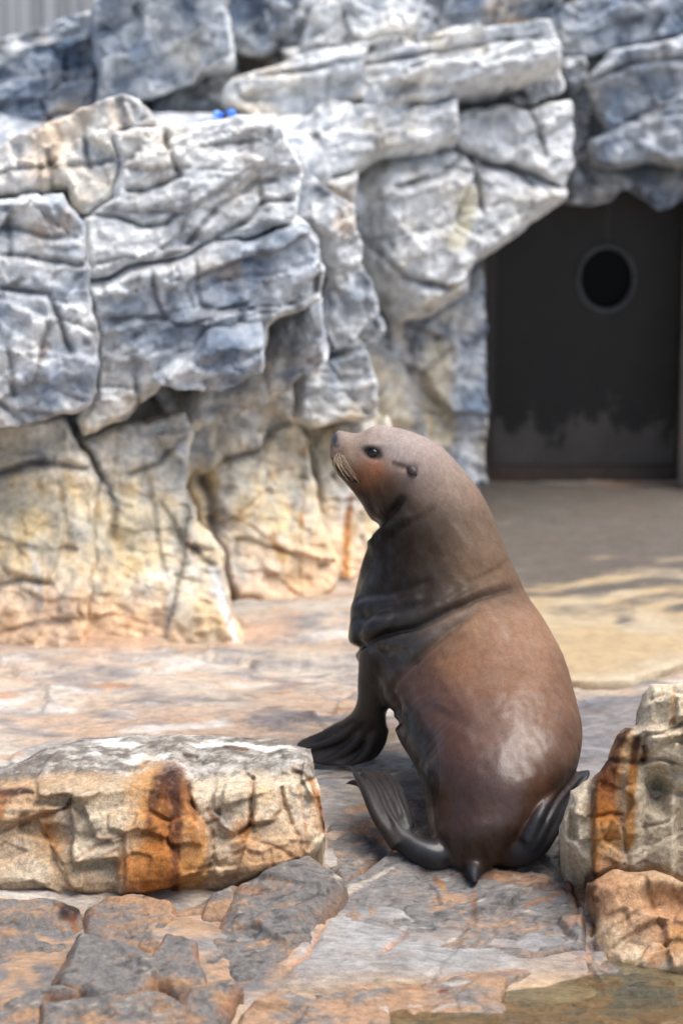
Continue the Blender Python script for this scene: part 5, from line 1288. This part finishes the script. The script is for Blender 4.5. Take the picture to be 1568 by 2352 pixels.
b.inputs['Sheen Roughness'].default_value = 0.4
bp = nt.nodes.new('ShaderNodeBump'); bp.inputs['Strength'].default_value = 0.22; bp.inputs['Distance'].default_value = 0.004
nt.links.new(h1, bp.inputs['Height']); nt.links.new(bp.outputs[0], b.inputs['Normal'])
M_FUR = m

sb0 = P(1085, 1998, 6.80)
sea_lion = tag(empty('sea_lion', (sb0[0], sb0[1], 0.0)), 'brown sea lion sitting upright on the wet rock with its nose raised', 'sea lion')
faces = [Q] + ([T3] if len(T3) else [])
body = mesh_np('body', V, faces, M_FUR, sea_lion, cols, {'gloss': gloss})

# eyes, ears, whiskers
bvh = BVHTree.FromPolygons([tuple(v) for v in V], [tuple(int(i) for i in q) for q in Q])
def on_skin(px, py):
    r = rays(px, py)
    hit, nn, _, dist = bvh.ray_cast(Vector((0, 0, CAM_H)), Vector(unit(r)))
    return (np.array(hit), np.array(nn)) if hit is not None else (P(px, py, 7.6), -unit(r))
m, nt, b = new_mat('eye_black'); b.inputs['Base Color'].default_value = (0.006, 0.005, 0.006, 1); b.inputs['Roughness'].default_value = 0.06
M_EYE = m
m, nt, b = new_mat('ear_skin')
tc = nt.nodes.new('ShaderNodeTexCoord'); q1 = noise_node(nt, tc.outputs['Object'], 90, 3)
nt.links.new(mix_col(nt, (0.02, 0.012, 0.011), (0.06, 0.035, 0.03), q1), b.inputs['Base Color']); b.inputs['Roughness'].default_value = 0.5
M_EAR = m
m, nt, b = new_mat('whisker_bristle')
tc = nt.nodes.new('ShaderNodeTexCoord'); q1 = noise_node(nt, tc.outputs['Object'], 40, 2)
nt.links.new(mix_col(nt, (0.42, 0.30, 0.17), (0.62, 0.50, 0.34), q1), b.inputs['Base Color']); b.inputs['Roughness'].default_value = 0.45
M_WHISK = m
HEADY = 7.70
def mirror(p):
    q = np.array(p, float); q = np.atleast_2d(q).copy()
    axis = VIEW
    c0 = P(860, 1060, HEADY)
    return q - 2 * ((q - c0) @ axis)[:, None] * axis

def ball(name, c, r, mat, parent, squash=(1, 1, 1)):
    bm = bmesh.new(); bmesh.ops.create_uvsphere(bm, u_segments=20, v_segments=14, radius=1.0)
    for v in bm.verts: v.co = Vector(c) + Vector((v.co.x * r * squash[0], v.co.y * r * squash[1], v.co.z * r * squash[2]))
    me = bpy.data.meshes.new(name); bm.to_mesh(me); bm.free()
    me.polygons.foreach_set('use_smooth', [True] * len(me.polygons))
    me.materials.append(mat)
    return link(bpy.data.objects.new(name, me), parent)
hp, hn = on_skin(858, 1041)
ec = hp + VIEW * 0.009
ball('eye', ec, 0.0205, M_EYE, sea_lion)
ball('eye', mirror(ec)[0], 0.0205, M_EYE, sea_lion)
def ear(flip):
    hp, hn = on_skin(936, 1071)
    a = hp + VIEW * 0.004
    t1 = P(957, 1093, hp[1] - 0.020)
    C = np.array([a, a * 0.7 + t1 * 0.3 - VIEW * 0.006, a * 0.35 + t1 * 0.65 - VIEW * 0.008, t1])
    C = catmull(C, 4); rr = catmull(np.array([0.005, 0.0125, 0.011, 0.002])[:, None], 4)[:, 0]
    T = np.gradient(C, axis=0); T /= np.linalg.norm(T, axis=1)[:, None]
    A = np.cross(T, VIEW); A /= np.linalg.norm(A, axis=1)[:, None]
    Vv, Qq, Tt = ring_tube(C, A * rr[:, None], np.cross(T, A) * rr[:, None] * 0.55, 12)
    if flip: Vv = mirror(Vv)
    mesh_np('ear', Vv, [Qq, Tt], M_EAR, sea_lion)
ear(False); ear(True)
rs = random.Random(4)
WH = [((772, 1036), (778, 1060), (801, 1095)), ((776, 1034), (786, 1062), (823, 1108)), ((780, 1037), (795, 1068), (826, 1110)), ((770, 1042), (772, 1062), (788, 1092)), ((778, 1044), (786, 1072), (810, 1104)), ((768, 1048), (767, 1066), (775, 1088)),
      ((785, 1042), (800, 1068), (818, 1094)), ((774, 1050), (780, 1076), (800, 1106))]
for flip in (False, True):
    for k, (a, b_, c_) in enumerate(WH if not flip else WH[::2]):
        hp, hn = on_skin(*a)
        y0 = hp[1]
        C = np.array([hp + VIEW * 0.004, P(*b_, y0 - 0.022 - 0.002 * k), P(*c_, y0 - 0.036 - 0.003 * k)])
        C = catmull(C, 6); rr = np.linspace(0.0008, 0.00025, len(C))
        T = np.gradient(C, axis=0); T /= np.linalg.norm(T, axis=1)[:, None]
        A = np.cross(T, VIEW); A /= np.linalg.norm(A, axis=1)[:, None]
        Vv, Qq, Tt = ring_tube(C, A * rr[:, None], np.cross(T, A) * rr[:, None], 6)
        if flip: Vv = mirror(Vv)
        mesh_np('whisker', Vv, [Qq, Tt], M_WHISK, sea_lion)

# ------------------------------------------------------------------ small blue thing on the ledge
def plastic(name, c, r=0.4):
    m, nt, b = new_mat(name)
    tc = nt.nodes.new('ShaderNodeTexCoord'); q = noise_node(nt, tc.outputs['Object'], 30, 2)
    nt.links.new(mix_col(nt, c, tuple(min(1, v * 1.3) for v in c), q), b.inputs['Base Color'])
    b.inputs['Roughness'].default_value = r
    return m
M_BLUE = plastic('blue_plastic', (0.03, 0.16, 0.75)); M_BLK = plastic('black_plastic', (0.012, 0.013, 0.016)); M_PALE = plastic('pale_blue_plastic', (0.22, 0.42, 0.85))
TD = 9.75
tb = P(514, 274, TD)
toy = tag(empty('toy', tuple(tb)), 'small bright blue and black toy lying on the rock ledge', 'toy')
def strap(name, pts, w, th, mat):
    C = catmull(np.array([P(*p) for p in pts]), 5)
    T = np.gradient(C, axis=0); T /= np.linalg.norm(T, axis=1)[:, None]
    A = np.cross(T, VIEW); A /= np.linalg.norm(A, axis=1)[:, None]
    rr = np.sin(np.linspace(0.35, math.pi - 0.35, len(C)))
    Vv, Qq, Tt = ring_tube(C, A * (w * rr)[:, None], np.cross(T, A) * (th * rr)[:, None], 14, 0.8)
    return mesh_np(name, Vv, [Qq, Tt], mat, toy)
strap('lobe', [(492, 266, TD), (497, 263, TD - 0.01), (505, 266, TD - 0.02), (511, 268, TD - 0.02)], 0.016, 0.02, M_PALE)
strap('lobe', [(503, 268, TD - 0.02), (508, 265, TD - 0.03), (514, 266, TD - 0.03)], 0.014, 0.016, M_BLUE)
strap('lobe', [(517, 266, TD - 0.03), (525, 263, TD - 0.02), (533, 260, TD - 0.01), (541, 259, TD)], 0.017, 0.02, M_BLUE)
strap('clip', [(507, 259, TD), (514, 256, TD), (524, 256, TD)], 0.011, 0.014, M_BLK)
strap('clip', [(515, 258, TD - 0.03), (517, 266, TD - 0.035), (517, 275, TD - 0.03)], 0.011, 0.012, M_BLK)
